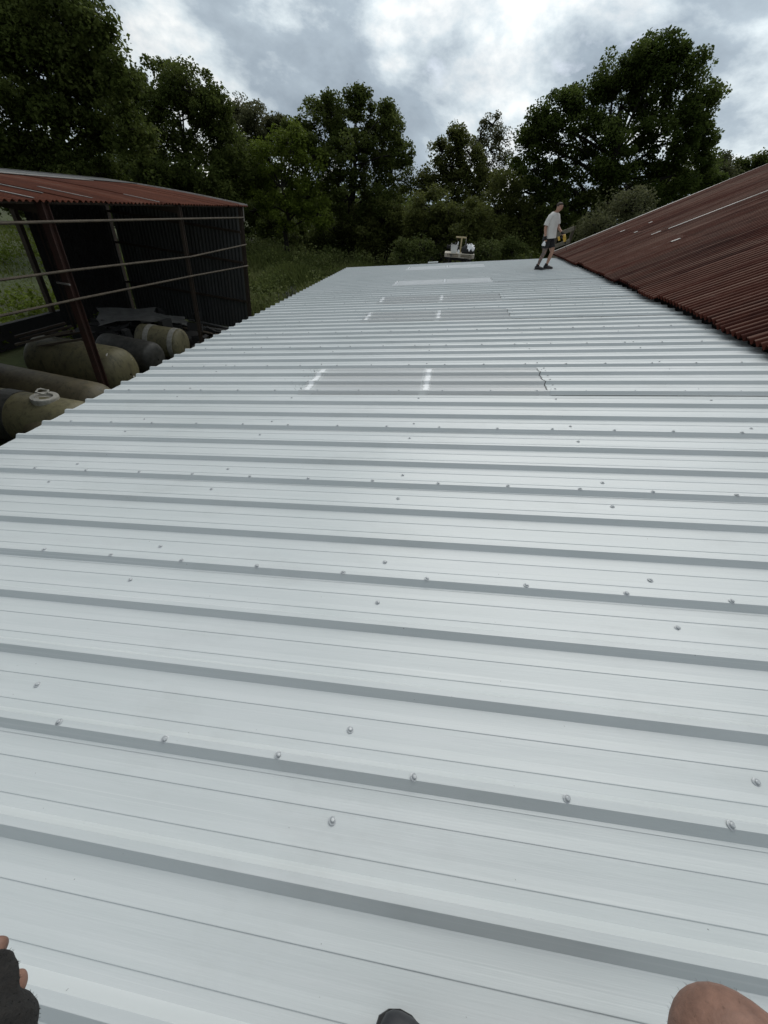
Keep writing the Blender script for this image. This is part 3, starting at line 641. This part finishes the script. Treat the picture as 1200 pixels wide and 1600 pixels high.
# darker understory
for k,(lb,Y,mm_,sz,lab) in enumerate([
 ([(400,330,36),(430,360,30),(380,360,30),(460,370,26)],46,'dark_leaf',.27,'dark thicket behind the far corner of the open barn'),
 ([(560,355,30),(600,345,36),(640,350,34),(580,375,26),(630,375,28)],42,'olive_leaf',.25,'olive-green rounded bush at the edge of the weedy field'),
 ([(520,360,26),(500,375,20),(535,380,20)],45,'dark_leaf',.26,'small dark bush between the yellow-green tree and olive bush'),
 ([(675,330,34),(700,350,34),(660,360,30),(690,380,28),(735,345,34),(725,375,30)],36,'olive_leaf',.24,'olive bush behind the loaded pallet'),
 ([(780,330,36),(810,345,32),(770,365,32),(815,375,30),(790,300,26)],38,'olive_leaf',.24,'olive bush between the pallet and the man'),
 ([(850,345,34),(880,365,34),(920,340,36),(860,385,28),(905,375,30)],40,'dark_leaf',.26,'dark thicket behind the man'),
 ([(960,335,26),(985,325,22),(935,355,24),(1005,312,14),(925,370,22)],26,'grey_leaf',.17,'grey-green shrub at the verge of the rust-brown roof'),
 ([(1030,300,30),(1080,285,30),(1000,320,30),(1110,290,22)],44,'dark_leaf',.28,'dark thicket under the right side of the great oak'),
 ([(500,392,16),(530,390,16),(475,388,18),(560,392,14)],52,'dark_leaf',.3,'low dark bush at the far end of the weedy field'),
 ([(655,392,20),(690,398,18),(630,395,16),(760,392,20),(800,392,20)],34,'bramble',.2,'low bramble bush beyond the far roof edge'),
 ([(240,300,50),(300,320,50),(180,300,50),(350,320,40),(100,300,60),(30,300,60)],36,'dark_leaf',.3,'long dark hedge behind the open barn')]):
    tree('bush',lab,'bush',lb,Y,MT[mm_],sz,.95,.75,54,UND,.10,None,.3,3)
# far wood closing the view behind the skyline trees
C=[];T=[]
for k in range(300):
    a=rng.uniform(-.75,.5); Rr=rng.uniform(58,70); P=np.array([Rr*math.sin(a),Rr*math.cos(a),rng.uniform(.4,4.6)]); n=90
    C.append(P+sphere_pts(n,.2,.9)*rng.uniform(1.1,2.2)); T.append(np.full(n,rng.random()))
for k in range(420):
    a=rng.uniform(-1.0,.95); Rr=rng.uniform(88,112); P=np.array([Rr*math.sin(a),Rr*math.cos(a),rng.uniform(.5,6.2 if a<.3 else 5.)]); n=130
    C.append(P+sphere_pts(n,.2,.9)*rng.uniform(1.6,3.2)); T.append(np.full(n,rng.random()))
tag(quads_obj('far_wood',leaves(np.concatenate(C),.6,.1),MT['dark_leaf'],None,np.concatenate(T)),'dark far-off wood closing the view behind the skyline trees',None,None,'stuff')
# ------------------------------------------------------------------ field vegetation
def tufts(name,n,xr,yr,hgt,m,label,mask=None):
    x=rng.uniform(*xr,n);y=rng.uniform(*yr,n)
    if mask is not None: k=mask(x,y); x=x[k];y=y[k]; n=len(x)
    z=np.array([hg(a,b) for a,b in zip(x,y)])
    a=rng.uniform(0,2*np.pi,n); H=hgt*rng.uniform(.45,1.2,n)*(.75+.5*np.sin(x*.9+1)*np.sin(y*.6)); wd=.018+.012*H+.0006*y; le=rng.uniform(.1,.65,n)*H
    dx,dy=np.cos(a),np.sin(a); V=np.empty((n,4,3))
    V[:,0]=np.stack([x-dy*wd,y+dx*wd,z-.02],1); V[:,1]=np.stack([x+dy*wd,y-dx*wd,z-.02],1)
    V[:,2]=np.stack([x+dx*le+dy*wd*.35,y+dy*le-dx*wd*.35,z+H],1); V[:,3]=np.stack([x+dx*le*.5-dy*wd*.9,y+dy*le*.5+dx*wd*.9,z+H*.6],1)
    o=quads_obj(name,V.reshape(-1,3),m,None,np.clip(.5+.5*np.sin(x*.7+2*np.sin(y*.4))+rng.normal(0,.15,n),0,1)); return tag(o,label,None,None,'stuff')
tufts('grass',52000,(-17,3.5),(17.8,46),1.0,MT['grass'],'rough green grass and weeds in the field past the lean-to',lambda x,y:(x<-4.2)|(y>19.2))
tufts('grass',26000,(-48,-13.8),(3,34),.22,MT['pasture'],'short green pasture grass seen through the open barn')
tufts('grass',7000,(-8.5,-4.3),(3,19),.30,MT['grass'],'dark rough grass in the passage between the barns',lambda x,y:rng.random(len(x))<.8)
def leafmass(name,cs,m,size,label,per=120):
    C=[];T=[]
    for x,y,r,hh in cs:
        n=int(per*r*r+20); q=sphere_pts(n,.35,1)*np.array([r,r,hh]); q[:,2]=np.abs(q[:,2]); C.append(q+np.array([x,y,hg(x,y)])); T.append(np.full(n,rng.random()))
    return tag(quads_obj(name,leaves(np.concatenate(C),size,.05),m,None,np.concatenate(T)),label,None,None,'stuff')
cs=[]
for k in range(420):
    x=rng.uniform(-18,9);y=rng.uniform(19,54)
    if x>-4.6 and y<21.5: continue
    cs.append((x,y,rng.uniform(.5,1.5),rng.uniform(.45,1.5)+(.6 if y>34 else 0)))
leafmass('bramble_patch',cs,MT['bramble'],.17,'dark green brambles and nettles filling the field')
cs=[(-15.6+rng.normal(0,1.4),13.4+rng.normal(0,1.8),rng.uniform(.4,.8),rng.uniform(.5,1.1)) for _ in range(26)]+[(-22+rng.normal(0,4),25+rng.normal(0,2),rng.uniform(.7,1.5),rng.uniform(.6,1.6)) for _ in range(22)]
leafmass('weed_patch',cs,MT['light_leaf'],.16,'bright green weeds in the pasture behind the open barn')
# small plants by the lean-to eave
for k,(px,py,Y) in enumerate(((457,452,15.3),(448,460,14.6))):
    P=atY(px,py,Y); q=empty('weed_plant',(P[0]-.1,Y,0),'tall dry grey seed-head weed standing at the lean-to eave','plant','dry weeds at the eave')
    b=MB()
    for j in range(7):
        a=rnd.uniform(0,6.28); tp=np.array([P[0]-.1+.22*c_(a),Y+.22*s_(a),P[2]+rnd.uniform(-.1,.15)]); b.tube([(P[0]-.1,Y,0),((P[0]-.1)*.6+tp[0]*.4,Y*.6+tp[1]*.4,tp[2]*.6),tp],[.012,.009,.004],5)
        for l in range(7): 
            z=tp+np.array([rnd.uniform(-.05,.05),rnd.uniform(-.05,.05),-l*.05]); b.bar(z,z+np.array([rnd.uniform(-.06,.06),rnd.uniform(-.06,.06),.05]),.012,.006)
    b.build('stalk',MT['scrap_grey'],q)
# ------------------------------------------------------------------ fence behind the man
fn=empty('timber_fence',(4.6,24,0),'weathered timber rail fence behind the man','fence')
FA=atY(862,366,24.0); FB=atY(905,358,24.0)
for dz in (0,-.5,-1.0): 
    b=MB(); b.bar(FA+np.array([.2,0,dz-.02]),FB+np.array([-.25,0,dz]),.05,.16); b.build('rail',MT['fence'],fn)
for f in (.25,.8):
    Q=FA+(FB-FA)*f; MB().box((Q[0],Q[1]+.09,(Q[2]+.15)/2),(.12,.12,Q[2]+.15)).build('post',MT['timber'],fn)
# ------------------------------------------------------------------ pallet on loader forks
PX0,PX1,PY0,PZ=-.17,1.08,19.75,ZC-1.36
pal=empty('pallet',((PX0+PX1)/2,PY0+.5,PZ-.13),'wooden pallet held up on loader forks beyond the far roof edge','pallet')
for k in range(6): MB().box(((PX0+PX1)/2,PY0+.06+k*.178,PZ-.011),(PX1-PX0,.11,.022)).build('deck_board',MT['pallet'],pal)
for x in (PX0+.05,(PX0+PX1)/2,PX1-.05):
    for yy in (PY0+.06,PY0+.5,PY0+.95): MB().box((x,yy,PZ-.071),(.1,.1,.098)).build('block',MT['pallet'],pal)
for yy in (PY0+.06,PY0+.5,PY0+.95): MB().box(((PX0+PX1)/2,yy,PZ-.131),(PX1-PX0,.1,.022)).build('base_board',MT['pallet'],pal)
ld=empty('loader',(.45,21.2,0),'dark loader mast and forks lifting the pallet','loader')
for x in (.12,.78):
    MB().bar((x,PY0+.02,PZ-.165),(x,21.0,PZ-.165),.11,.045).build('fork',MT['black'],ld)
    MB().box((x,21.0,(PZ+.2)/2),(.12,.14,PZ+.2)).build('mast',MT['black'],ld)
for z in (PZ-.3,PZ+.1,1.2): MB().box((.45,21.1,z),(1.2,.08,.12)).build('carriage',MT['black'],ld)
for x in (.05,.85):
    MB().box((x,20.7,PZ-.45),(.05,.05,.5)).build('stay',MT['scrap_grey'],ld)
b=MB(); b.box((.45,22.3,.9),(1.3,2.2,1.0),None,.9); b.box((.45,22.5,1.75),(1.1,1.2,.8),None,.85); b.build('body',MT['black'],ld)
for sx in (-.35,1.25):
    for yy in (21.6,23.0):
        b=MB(); b.lathe([(-.15,.2),(-.15,.45),(-.1,.5),(.1,.5),(.15,.45),(.15,.2)],(sx,yy,.5),(1,0,0),18,True); b.build('wheel',MT['black'],ld)
bk=empty('bucket',(.20,PY0+.28,PZ),'white plastic bucket of fixings standing on the pallet','bucket')
b=MB(); b.lathe([(0,.11),(.002,.125),(.26,.15),(.27,.16),(.285,.16),(.285,.148),(.02,.118),(.02,.001)],(.2,PY0+.28,PZ),(0,0,1),20); b.build('body',MT['bucket'],bk)
b=MB(); b.tube([(.2+.155*c_(a),PY0+.2-.1*s_(a),PZ+.27+.05*s_(a)) for a in np.linspace(0,math.pi,9)],.006,5); b.build('handle',MT['scrap_grey'],bk)
for k,(dx,dy,m_) in enumerate(((-.08,0,'resin'),(.02,.04,'scrap_grey'),(.09,-.03,'white_cloth'))):
    b=MB(); b.tube([(.2+dx,PY0+.28+dy,PZ+.04),(.2+dx*1.6,PY0+.28+dy,PZ+.34+.03*k)],.024,7); b.build('cartridge',MT[m_],bk)
tb=empty('trestle',(.47,PY0+.5,PZ),'small T-shaped pale yellow timber stand on the pallet','stand')
MB().box((.44,PY0+.5,PZ+.545),(.44,.09,.05)).build('top_rail',MT['yellow_wood'],tb)
MB().box((.47,PY0+.5,PZ+.26),(.06,.06,.52)).build('leg',MT['yellow_wood'],tb)
MB().box((.66,PY0+.5,PZ+.30),(.035,.035,.44)).build('leg',MT['galv_pale'],tb)
MB().box((.3,PY0+.5,PZ+.26),(.035,.05,.52)).build('leg',MT['timber_dark'],tb)
bgm=MB(); rings=[]
for z,a,b2 in ((0,.25,.17),(.04,.27,.19),(.16,.27,.18),(.25,.22,.13),(.29,.14,.06)):
    rings.append([(.80+a*np.sign(c_(q))*abs(c_(q))**.6+.015*s_(5*q),PY0+.42+b2*np.sign(s_(q))*abs(s_(q))**.6,PZ+z) for q in np.linspace(0,2*math.pi,20,endpoint=False)])
bgm.loft(rings,True,True); tbg=empty('tool_bag',(.8,PY0+.42,PZ),'black tool bag on the pallet with white cloth over it','bag'); bgm.build('body',MT['black'],tbg,True)
b=MB(); b.tube([(.65+.3*k/8,PY0+.30,PZ+.27+.10*s_(math.pi*k/8)) for k in range(9)],.012,6); b.build('handle',MT['black'],tbg)
# draped cloth
b=MB(); nx,ny=18,12
def clothz(x,y):
    d=max(abs(x-.80)/.24,abs(y-(PY0+.42))/.16); return PZ+.315-.22*max(0,d-.75)**1.2+.028*s_(x*31+y*9)+.02*s_(y*41-x*13)
for j in range(ny):
    for i in range(nx):
        x=.72+.31*i/(nx-1)+.03*s_(j*.9); yy=PY0+.16+.34*j/(ny-1)+.02*s_(i*.8)
        b.v.append((x,yy,clothz(x,yy)))
for j in range(ny-1):
    for i in range(nx-1): a=j*nx+i; b.f.append((a,a+1,a+nx+1,a+nx))
cl=tag(b.build('cloth',MT['white_cloth'],None,True),'crumpled white cloth thrown over the black tool bag','cloth')
sm_=cl.modifiers.new('s','SOLIDIFY'); sm_.thickness=.006
b=MB(); b.lathe([(0,.05),(.1,.05),(.115,.02),(.14,.02),(.14,.001)],(.40,PY0+.13,PZ),(0,0,1),12); tag(b.build('bottle',MT['bucket'],None,True),'small white bottle beside the bucket on the pallet','bottle')
bott=[q for q in bpy.data.objects if q.name.startswith('bottle')][0]
pv=Vector(((PX0+PX1)/2,PY0+.5,PZ-.14)); TM=Matrix.Translation(pv)@Matrix.Rotation(R_(-4.2),4,'Y')@Matrix.Translation(-pv)
for q in (pal,bk,tb,tbg,cl,bott):
    nm_=TM@Matrix.Translation(q.location); q.location=nm_.to_translation(); q.rotation_euler=nm_.to_euler()
b=MB(); b.bar(RP(-1.05,18.62,.02),RP(-.65,18.66,.02),.12,.035,nrm); tag(b.build('offcut',MT['white']),'short white flashing offcut lying at the far roof edge','metal offcut')
# ------------------------------------------------------------------ people
def skin_mesh(name,nodes,edges,m,parent,root=0,levels=2,matfn=None):
    me=bpy.data.meshes.new(name+'_cage'); off=np.array((0,0,0))
    me.from_pydata([tuple(float(q) for q in n_[0]) for n_ in nodes],edges,[]); me.update()
    o=bpy.data.objects.new(name+'_cage',me); col.objects.link(o)
    md=o.modifiers.new('skin','SKIN'); md.use_smooth_shade=True
    sv=me.skin_vertices
    if not len(sv):
        me.attributes.new
    for i,n_ in enumerate(nodes):
        r=n_[1]; r=r if isinstance(r,(tuple,list)) else (r,r)
        o.data.skin_vertices[0].data[i].radius=r; o.data.skin_vertices[0].data[i].use_root=(i==root)
    sb_=o.modifiers.new('sub','SUBSURF'); sb_.levels=levels; sb_.render_levels=levels
    dg=bpy.context.evaluated_depsgraph_get(); dg.update()
    nm=bpy.data.meshes.new_from_object(o.evaluated_get(dg),depsgraph=dg)
    bpy.data.objects.remove(o,do_unlink=True)
    nm.name=name; nm.materials.clear(); nm.materials.append(m)
    for q in nm.polygons: q.use_smooth=True
    return link(name,nm,parent)
def ell(cx,cy,cz,a,b2,n=18,rot=0,tx=0.,ty=0.):
    return [(cx+a*c_(q)*c_(rot)-b2*s_(q)*s_(rot),cy+a*c_(q)*s_(rot)+b2*s_(q)*c_(rot),cz+tx*c_(q)*a+ty*s_(q)*b2) for q in np.linspace(0,2*math.pi,n,endpoint=False)]
def child(mb,name,m,parent,smooth=True):    # local coordinates
    return link(name,mb.mesh(name,m,(0,0,0),smooth),parent)
# the man on the roof: local forward +x, his left +y
foot=atY(849,421,15.0); zf=(foot[0]*math.tan(p)-h/c_(p))+ZC
man=empty('person',(foot[0],15.0,zf+.002),'man in pale grey t-shirt and black shorts standing on the white roof looking down','person')
man.rotation_euler=(Matrix.Rotation(-p*1.0,3,'Y')@Matrix.Rotation(R_(-38),3,'Z')).to_euler(); man.scale=(1.04,1.08,.96)
def node(*a): return (np.array(a[:3],float),a[3])
nodes=[node(0,0,.93,.125),node(0,0,1.08,.12),node(.03,0,1.28,.14),node(.06,0,1.42,.10),node(.095,0,1.475,.055),node(.125,0,1.525,.052),
 node(.165,0,1.565,.072),node(.185,0,1.635,.083),node(.17,0,1.69,.080),
 node(.05,.16,1.41,.062),node(.09,.24,1.17,.044),node(.11,.25,1.10,.042),node(.27,.20,.97,.030),node(.33,.185,.92,.036),
 node(.05,-.16,1.41,.062),node(-.02,-.24,1.16,.044),node(-.01,-.25,1.08,.041),node(.04,-.27,.88,.030),node(.055,-.265,.81,.036),
 node(.0,.095,.86,.095),node(.10,.105,.55,.080),node(.13,.11,.49,.058),node(.08,.115,.34,.056),node(.01,.12,.10,.036),node(.04,.125,.05,.036),node(.16,.13,.035,.03),
 node(.0,-.095,.86,.095),node(.0,-.11,.55,.080),node(.005,-.115,.48,.058),node(-.07,-.12,.33,.056),node(-.14,-.12,.10,.036),node(-.11,-.12,.05,.036),node(.01,-.12,.035,.03),
 # nose, ears, fingers
 node(.262,0,1.60,.012),node(.165,.082,1.62,.012),node(.165,-.082,1.62,.012),
 node(.36,.205,.87,.010),node(.375,.18,.86,.010),node(.37,.16,.865,.010),node(.35,.145,.88,.010),node(.31,.15,.90,.011),
 node(.085,-.285,.74,.010),node(.07,-.27,.72,.010),node(.05,-.26,.725,.010),node(.03,-.25,.74,.010),node(.09,-.235,.79,.011)]
edges=[(0,1),(1,2),(2,3),(3,4),(4,5),(5,6),(6,7),(7,8),(3,9),(9,10),(10,11),(11,12),(12,13),(3,14),(14,15),(15,16),(16,17),(17,18),(0,19),(19,20),(20,21),(21,22),(22,23),(23,24),(24,25),(0,26),(26,27),(27,28),(28,29),(29,30),(30,31),(31,32),(7,33),(7,34),(7,35)]+[(13,k) for k in range(36,41)]+[(18,k) for k in range(41,46)]
skin_mesh('body',nodes,edges,MT['body'],man)
# t-shirt
b=MB(); b.loft([ell(.03,0,.84,.165,.205,20,0,.02),ell(.025,0,.95,.16,.20,20),ell(.02,0,1.10,.155,.195,20),ell(.035,0,1.25,.165,.205,20),ell(.045,0,1.36,.16,.205,20),ell(.055,0,1.43,.13,.185,20),ell(.07,0,1.475,.10,.12,20,0,-.15),ell(.085,0,1.50,.07,.078,20,0,-.3)])
sh=child(b,'t_shirt',MT['shirt'],man)
for P in ([(.05,.10,1.42),(.05,.17,1.40),(.07,.21,1.29),(.085,.235,1.19)],[(.05,-.10,1.42),(.05,-.17,1.40),(.01,-.215,1.29),(-.015,-.24,1.18)]):
    q=MB(); q.tube(P,[.07,.078,.074,.072],14,False); child(q,'sleeve',MT['shirt'],sh)
# shorts
b=MB(); b.loft([ell(.005,0,.98,.135,.165,20),ell(0,0,.88,.155,.19,20),ell(0,0,.80,.16,.195,20)])
st=child(b,'shorts',MT['shorts'],man)
for P in ([(0,.09,.87),(.04,.10,.72),(.085,.105,.585)],[(0,-.09,.87),(0,-.10,.72),(.0,-.11,.585)]):
    q=MB(); q.tube(P,[.115,.107,.10],14,False); child(q,'shorts_leg',MT['shorts'],st)
# hair: cap over the skull
b=MB(); hc=np.array([.176,0,1.648]); rings=[]
for k,tq in enumerate(np.linspace(.0,1.75,7)):
    rings.append([tuple(hc+np.array([.094*s_(tq)*c_(q)-.006-.018*(tq>1.2)*(c_(q)>.3),.086*s_(tq)*s_(q),.083*c_(tq)+.03*(c_(q)>.3)*(tq>1.2)])) for q in np.linspace(0,2*math.pi,18,endpoint=False)])
b.loft(rings,True); child(b,'hair',MT['hair'],man)
# boots
for P0,ang in (((.01,.12,0),.12),((-.14,-.12,0),-.05)):
    b=MB(); x0,y0,_=P0; rings=[]
    for tx,wd,ht in ((-.075,.03,.05),(-.07,.038,.085),(-.02,.042,.10),(.05,.046,.085),(.12,.048,.065),(.17,.042,.05),(.20,.025,.035)):
        rings.append([(x0+tx*c_(ang)-wd*c_(q)*s_(ang),y0+tx*s_(ang)+wd*c_(q)*c_(ang),.022+max(0,ht*(.5+.5*s_(q)))) for q in np.linspace(0,2*math.pi,14,endpoint=False)])
    b.loft(rings,True,True); bo=child(b,'boot',MT['boot'],man)
    q=MB(); q.tube([(x0,y0,.09),(x0-.003,y0,.16)],[.05,.046],12); child(q,'sock',MT['shorts'],bo)
    q=MB(); q.box((x0+.06*c_(ang),y0+.06*s_(ang),.012),(.275,.085,.024),np.array(Matrix.Rotation(ang,3,'Z'))); child(q,'sole',MT['sole'],bo,False)
# gloves
for W_,H_,fs in (((.26,.203,.98),(.33,.185,.92),((.36,.205,.87),(.375,.18,.86),(.37,.16,.865),(.35,.145,.88),(.31,.15,.90))),((.03,-.268,.91),(.055,-.265,.81),((.085,-.285,.74),(.07,-.27,.72),(.05,-.26,.725),(.03,-.25,.74),(.09,-.235,.79)))):
    b=MB(); b.tube([W_,np.array(W_)*.5+np.array(H_)*.5,H_],[.037,.04,.042],10)
    for f in fs: b.tube([H_,np.array(H_)*.3+np.array(f)*.7,f],[.017,.015,.013],7)
    child(b,'glove',MT['glove'],man)
# drill in his left hand
dr=empty('cordless_drill',(0,0,0),'yellow and black cordless drill held by the man, bit pointing down','drill')
Mm=man.matrix_basis
hd=Mm@Vector((.36,.18,.90)); dr.location=hd
def dl(v): return np.array(v)
tip=Vector((.62,.0,-1.0)).normalized(); ax=np.array(tip); back=-ax
sidev=np.cross(ax,[0,1,0]); sidev/=np.linalg.norm(sidev)
b=MB(); b.tube([back*.02,ax*.05,ax*.12,ax*.17],[.040,.046,.044,.032],12); child(b,'motor_body',MT['yellow'],dr)
b=MB(); b.tube([ax*.17,ax*.21,ax*.235],[.028,.026,.018],10); child(b,'chuck',MT['black'],dr)
b=MB(); b.tube([ax*.235,ax*.42],.007,7); child(b,'bit',MT['black'],dr)
b=MB(); b.tube([ax*.03,ax*.02-sidev*.12],[.022,.02],10); child(b,'handle',MT['black'],dr)
b=MB(); b.box(ax*.02-sidev*.15,(.10,.075,.05),np.array([ax,[0,1,0],sidev]).T); child(b,'battery',MT['yellow'],dr,False)
hb=Mm@Vector((.045,-.30,.74)); 
b=MB(); b.loft([ell(0,0,-.07,.045,.03,12),ell(0,0,-.05,.055,.04,12),ell(.005,0,0,.045,.03,12),ell(0,0,.05,.016,.014,12)],True,True)
o=child(b,'screw_bag',MT['white_cloth'],None); o.location=hb; tag(o,'small white bag of screws held in the man\'s black glove','bag')
# ------------------------------------------------------------------ the photographer crouching behind the camera
ph=empty('person',(.35,-.45,ZC-1.56),'crouching person in black fingerless gloves, bare knee and dark shoe tip showing','person')
PB=np.array([.35,-.45,ZC-1.56])
def pw(x,y,z): return np.array([x,y,z+ZC])-PB
kn=ray(1176,1618)*1.08; kn=np.array(kn)
hn=[ray(-52,1650)*.80,ray(-30,1572)*.80]
tipA=ray(2,1462)*.80; tipB=ray(46,1524)*.79
P_=lambda v,r:(pw(*v),r)
nodes=[P_((.36,-.62,-1.10),.15),P_((.36,-.64,-.95),.145),P_((.34,-.58,-.78),.15),P_((.32,-.52,-.62),.10),P_((.31,-.48,-.54),.058),P_((.30,-.46,-.46),.055),P_((.29,-.43,-.40),.08),P_((.28,-.42,-.32),.095),P_((.29,-.43,-.24),.07),
 P_((.47,-.50,-.64),.062),P_((.58,-.36,-.86),.048),P_((.34,-.20,-.40),.034),P_((.22,-.16,-.22),.038),
 P_((.14,-.50,-.66),.062),P_((-.10,-.36,-.84),.048),P_(hn[0]*1.02+np.array([.02,-.10,.0]),.033),P_(hn[0],.034),P_(hn[1],.032),
 P_((.48,-.56,-1.14),.105),P_(kn*.90+np.array([.0,-.16,-.14]),.10),P_(kn,.104),P_(kn+np.array([.02,-.10,-.15]),.075),P_(kn+np.array([.02,-.16,-.30]),.045),P_((.74,-.16,-1.43),.04),
 P_((.26,-.58,-1.14),.105),P_((.14,-.22,-1.10),.075),P_((.14,-.15,-1.12),.080),P_((.17,-.22,-1.32),.055),P_((.19,-.24,-1.50),.04),P_((.21,-.12,-1.54),.034),
 P_(tipA,.012),P_((tipA+hn[1])/2+np.array([0,0,.01]),.0105),P_(tipB,.013),P_((tipB+hn[1])/2,.013),
 P_(ray(-55,1470)*.80,.0095),P_(ray(-90,1500)*.80,.009),P_(ray(-115,1545)*.80,.008),P_((.82,-.03,-1.44),.034)]
edges=[(0,1),(1,2),(2,3),(3,4),(4,5),(5,6),(6,7),(7,8),(3,9),(9,10),(10,11),(11,12),(3,13),(13,14),(14,15),(15,16),(16,17),(0,18),(18,19),(19,20),(20,21),(21,22),(22,23),(0,24),(24,25),(25,26),(26,27),(27,28),(28,29),(17,31),(31,30),(17,33),(33,32),(17,34),(17,35),(16,36),(23,37)]
pbody=skin_mesh('body',nodes,edges,MT['knee_skin'],ph,0,3)
# glove over palm and finger bases
gl=lambda v:pw(*v)
w0=hn[0]*1.02+np.array([.015,-.07,0])
b=MB(); b.tube([gl(w0*1.1-.1*hn[0]),gl(w0),gl(hn[0]),gl(hn[0]*.45+hn[1]*.55),gl(hn[1]),gl(hn[1]*1.16-hn[0]*.16),gl(hn[1]*1.26-hn[0]*.26)],[.040,.048,.058,.054,.040,.028,.012],18)
for tp,r in ((tipA,.0175),(ray(-55,1470)*.8,.0165),(ray(-90,1500)*.8,.016),(tipB,.021)):
    md_=(tp+hn[1])/2+np.array([0,0,.004]); b.tube([gl(hn[1]),gl(md_),gl(tp*.74+hn[1]*.26)],[r*1.5,r*1.2,r],12)
gv=child(b,'glove',MT['glove'],ph)
def remesh(o,vox,sm):
    m1=o.modifiers.new('r','REMESH'); m1.mode='VOXEL'; m1.voxel_size=vox; m2=o.modifiers.new('s','SMOOTH'); m2.iterations=sm; m2.factor=.5
    dg=bpy.context.evaluated_depsgraph_get(); dg.update(); nm=bpy.data.meshes.new_from_object(o.evaluated_get(dg),depsgraph=dg); o.modifiers.clear(); o.data=nm
    for q in nm.polygons: q.use_smooth=True
remesh(gv,.0045,6)
# knitted fuzz on the glove and leg hair on the knee
rf=random.Random(9)
def strands(me,n,ctr,rad,l0,l1,r0,lean):
    b=MB(); vs=[q for q in me.vertices if (q.co-Vector(ctr)).length<rad]
    for k in range(n if vs else 0):
        q=rf.choice(vs); P=np.array(q.co)+np.array([rf.gauss(0,.0006) for _ in range(3)]); d=np.array(q.normal)+np.array([rf.gauss(0,.45) for _ in range(3)])+np.array(lean); d/=np.linalg.norm(d); L=rf.uniform(l0,l1)
        P0=P-np.array(q.normal)*.0006; b.tube([P0,P0+d*L*.6,P0+d*L+np.array([0,0,-.15*L])],[r0,r0*.8,r0*.35],3)
    return b
child(strands(gv.data,1500,gl(hn[0]*.4+hn[1]*.6),.2,.0012,.003,.00028,(0,0,0)),'fuzz',MT['glove'],gv)['kind']='stuff'
child(strands(pbody.data,700,gl(kn),.17,.003,.0065,.00012,(0,.3,-.3)),'leg_hair',MT['hair'],ph)['kind']='stuff'
# clothes
b=MB(); b.loft([[tuple(pw(*q)) for q in ell(.36,-.63,z,a,bb,20)] for z,a,bb in ((-1.22,.20,.17),(-1.12,.21,.19),(-1.0,.20,.18),(-.95,.19,.17))],True); so_=child(b,'shorts',MT['shorts'],ph)
for a_,b_ in (((.48,-.56,-1.12),kn*.90+np.array([0,-.20,-.14])),((.26,-.58,-1.12),(.16,-.26,-1.10))):
    q=MB(); q.tube([gl(a_),gl(np.array(a_)*.5+np.array(b_)*.5),gl(b_)],[.14,.12,.105],14,False); child(q,'shorts_leg',MT['shorts'],so_)
b=MB(); b.loft([[tuple(pw(*q)) for q in ell(cx_,cy_,z,a,bb,20)] for cx_,cy_,z,a,bb in ((.36,-.63,-1.02,.20,.18),(.36,-.64,-.92,.195,.175),(.345,-.60,-.78,.20,.175),(.33,-.54,-.66,.195,.15),(.32,-.51,-.60,.14,.11),(.315,-.49,-.565,.085,.08))]); sh=child(b,'t_shirt',MT['shirt'],ph)
for P in (((.40,-.52,-.64),(.49,-.48,-.66),(.545,-.41,-.78)),((.22,-.52,-.64),(.12,-.50,-.67),(-.01,-.42,-.77))):
    q=MB(); q.tube([gl(np.array(v)) for v in P],[.085,.08,.075],14,False); child(q,'sleeve',MT['shirt'],sh)
b=MB(); hc=pw(.28,-.435,-.305); rings=[[tuple(hc+np.array([.094*s_(tq)*c_(q),.105*s_(tq)*s_(q),.1*c_(tq)])) for q in np.linspace(0,2*math.pi,18,endpoint=False)] for tq in np.linspace(0,1.5,6)]
b.loft(rings,True); child(b,'hair',MT['hair'],ph)
# shoes
toe=ray(628,1572)*1.0; 
def zroof(x): return x*math.tan(p)-h/c_(p)
for (hx,hy),(tx_,ty_) in (((.19,-.30),(.246,-.006)),((.74,-.24),(.84,.0))):
    b=MB(); rings=[]; d=np.array([tx_-hx,ty_-hy]); L=np.linalg.norm(d); d/=L
    for f,wd,ht in ((0,.03,.06),(.06,.038,.095),(.3,.04,.10),(.55,.050,.090),(.75,.060,.082),(.88,.060,.078),(.95,.052,.070),(.985,.036,.056),(1,.014,.036)):
        x=hx+d[0]*L*f; y_=hy+d[1]*L*f
        rings.append([gl((x-d[1]*wd*c_(q),y_+d[0]*wd*c_(q),zroof(x)-.0+.02+ht*(.5+.5*s_(q)))) for q in np.linspace(0,2*math.pi,16,endpoint=False)])
    b.loft(rings,True,True); bo=child(b,'shoe',MT['boot'],ph)
    q=MB(); ol=[]
    for f,wd in ((0,.02),(.04,.036),(.3,.042),(.6,.054),(.8,.064),(.92,.060),(.98,.040),(1.01,.014)): ol.append((f,wd))
    pts=[(f,wd) for f,wd in ol]+[(f,-wd) for f,wd in ol[::-1]]
    q.loft([[gl((hx+d[0]*L*f-d[1]*wd,hy+d[1]*L*f+d[0]*wd,zroof(hx+d[0]*L*f-d[1]*wd)+zz_)) for f,wd in pts] for zz_ in (.002,.024)],True,True); child(q,'sole',MT['black'],bo,False)
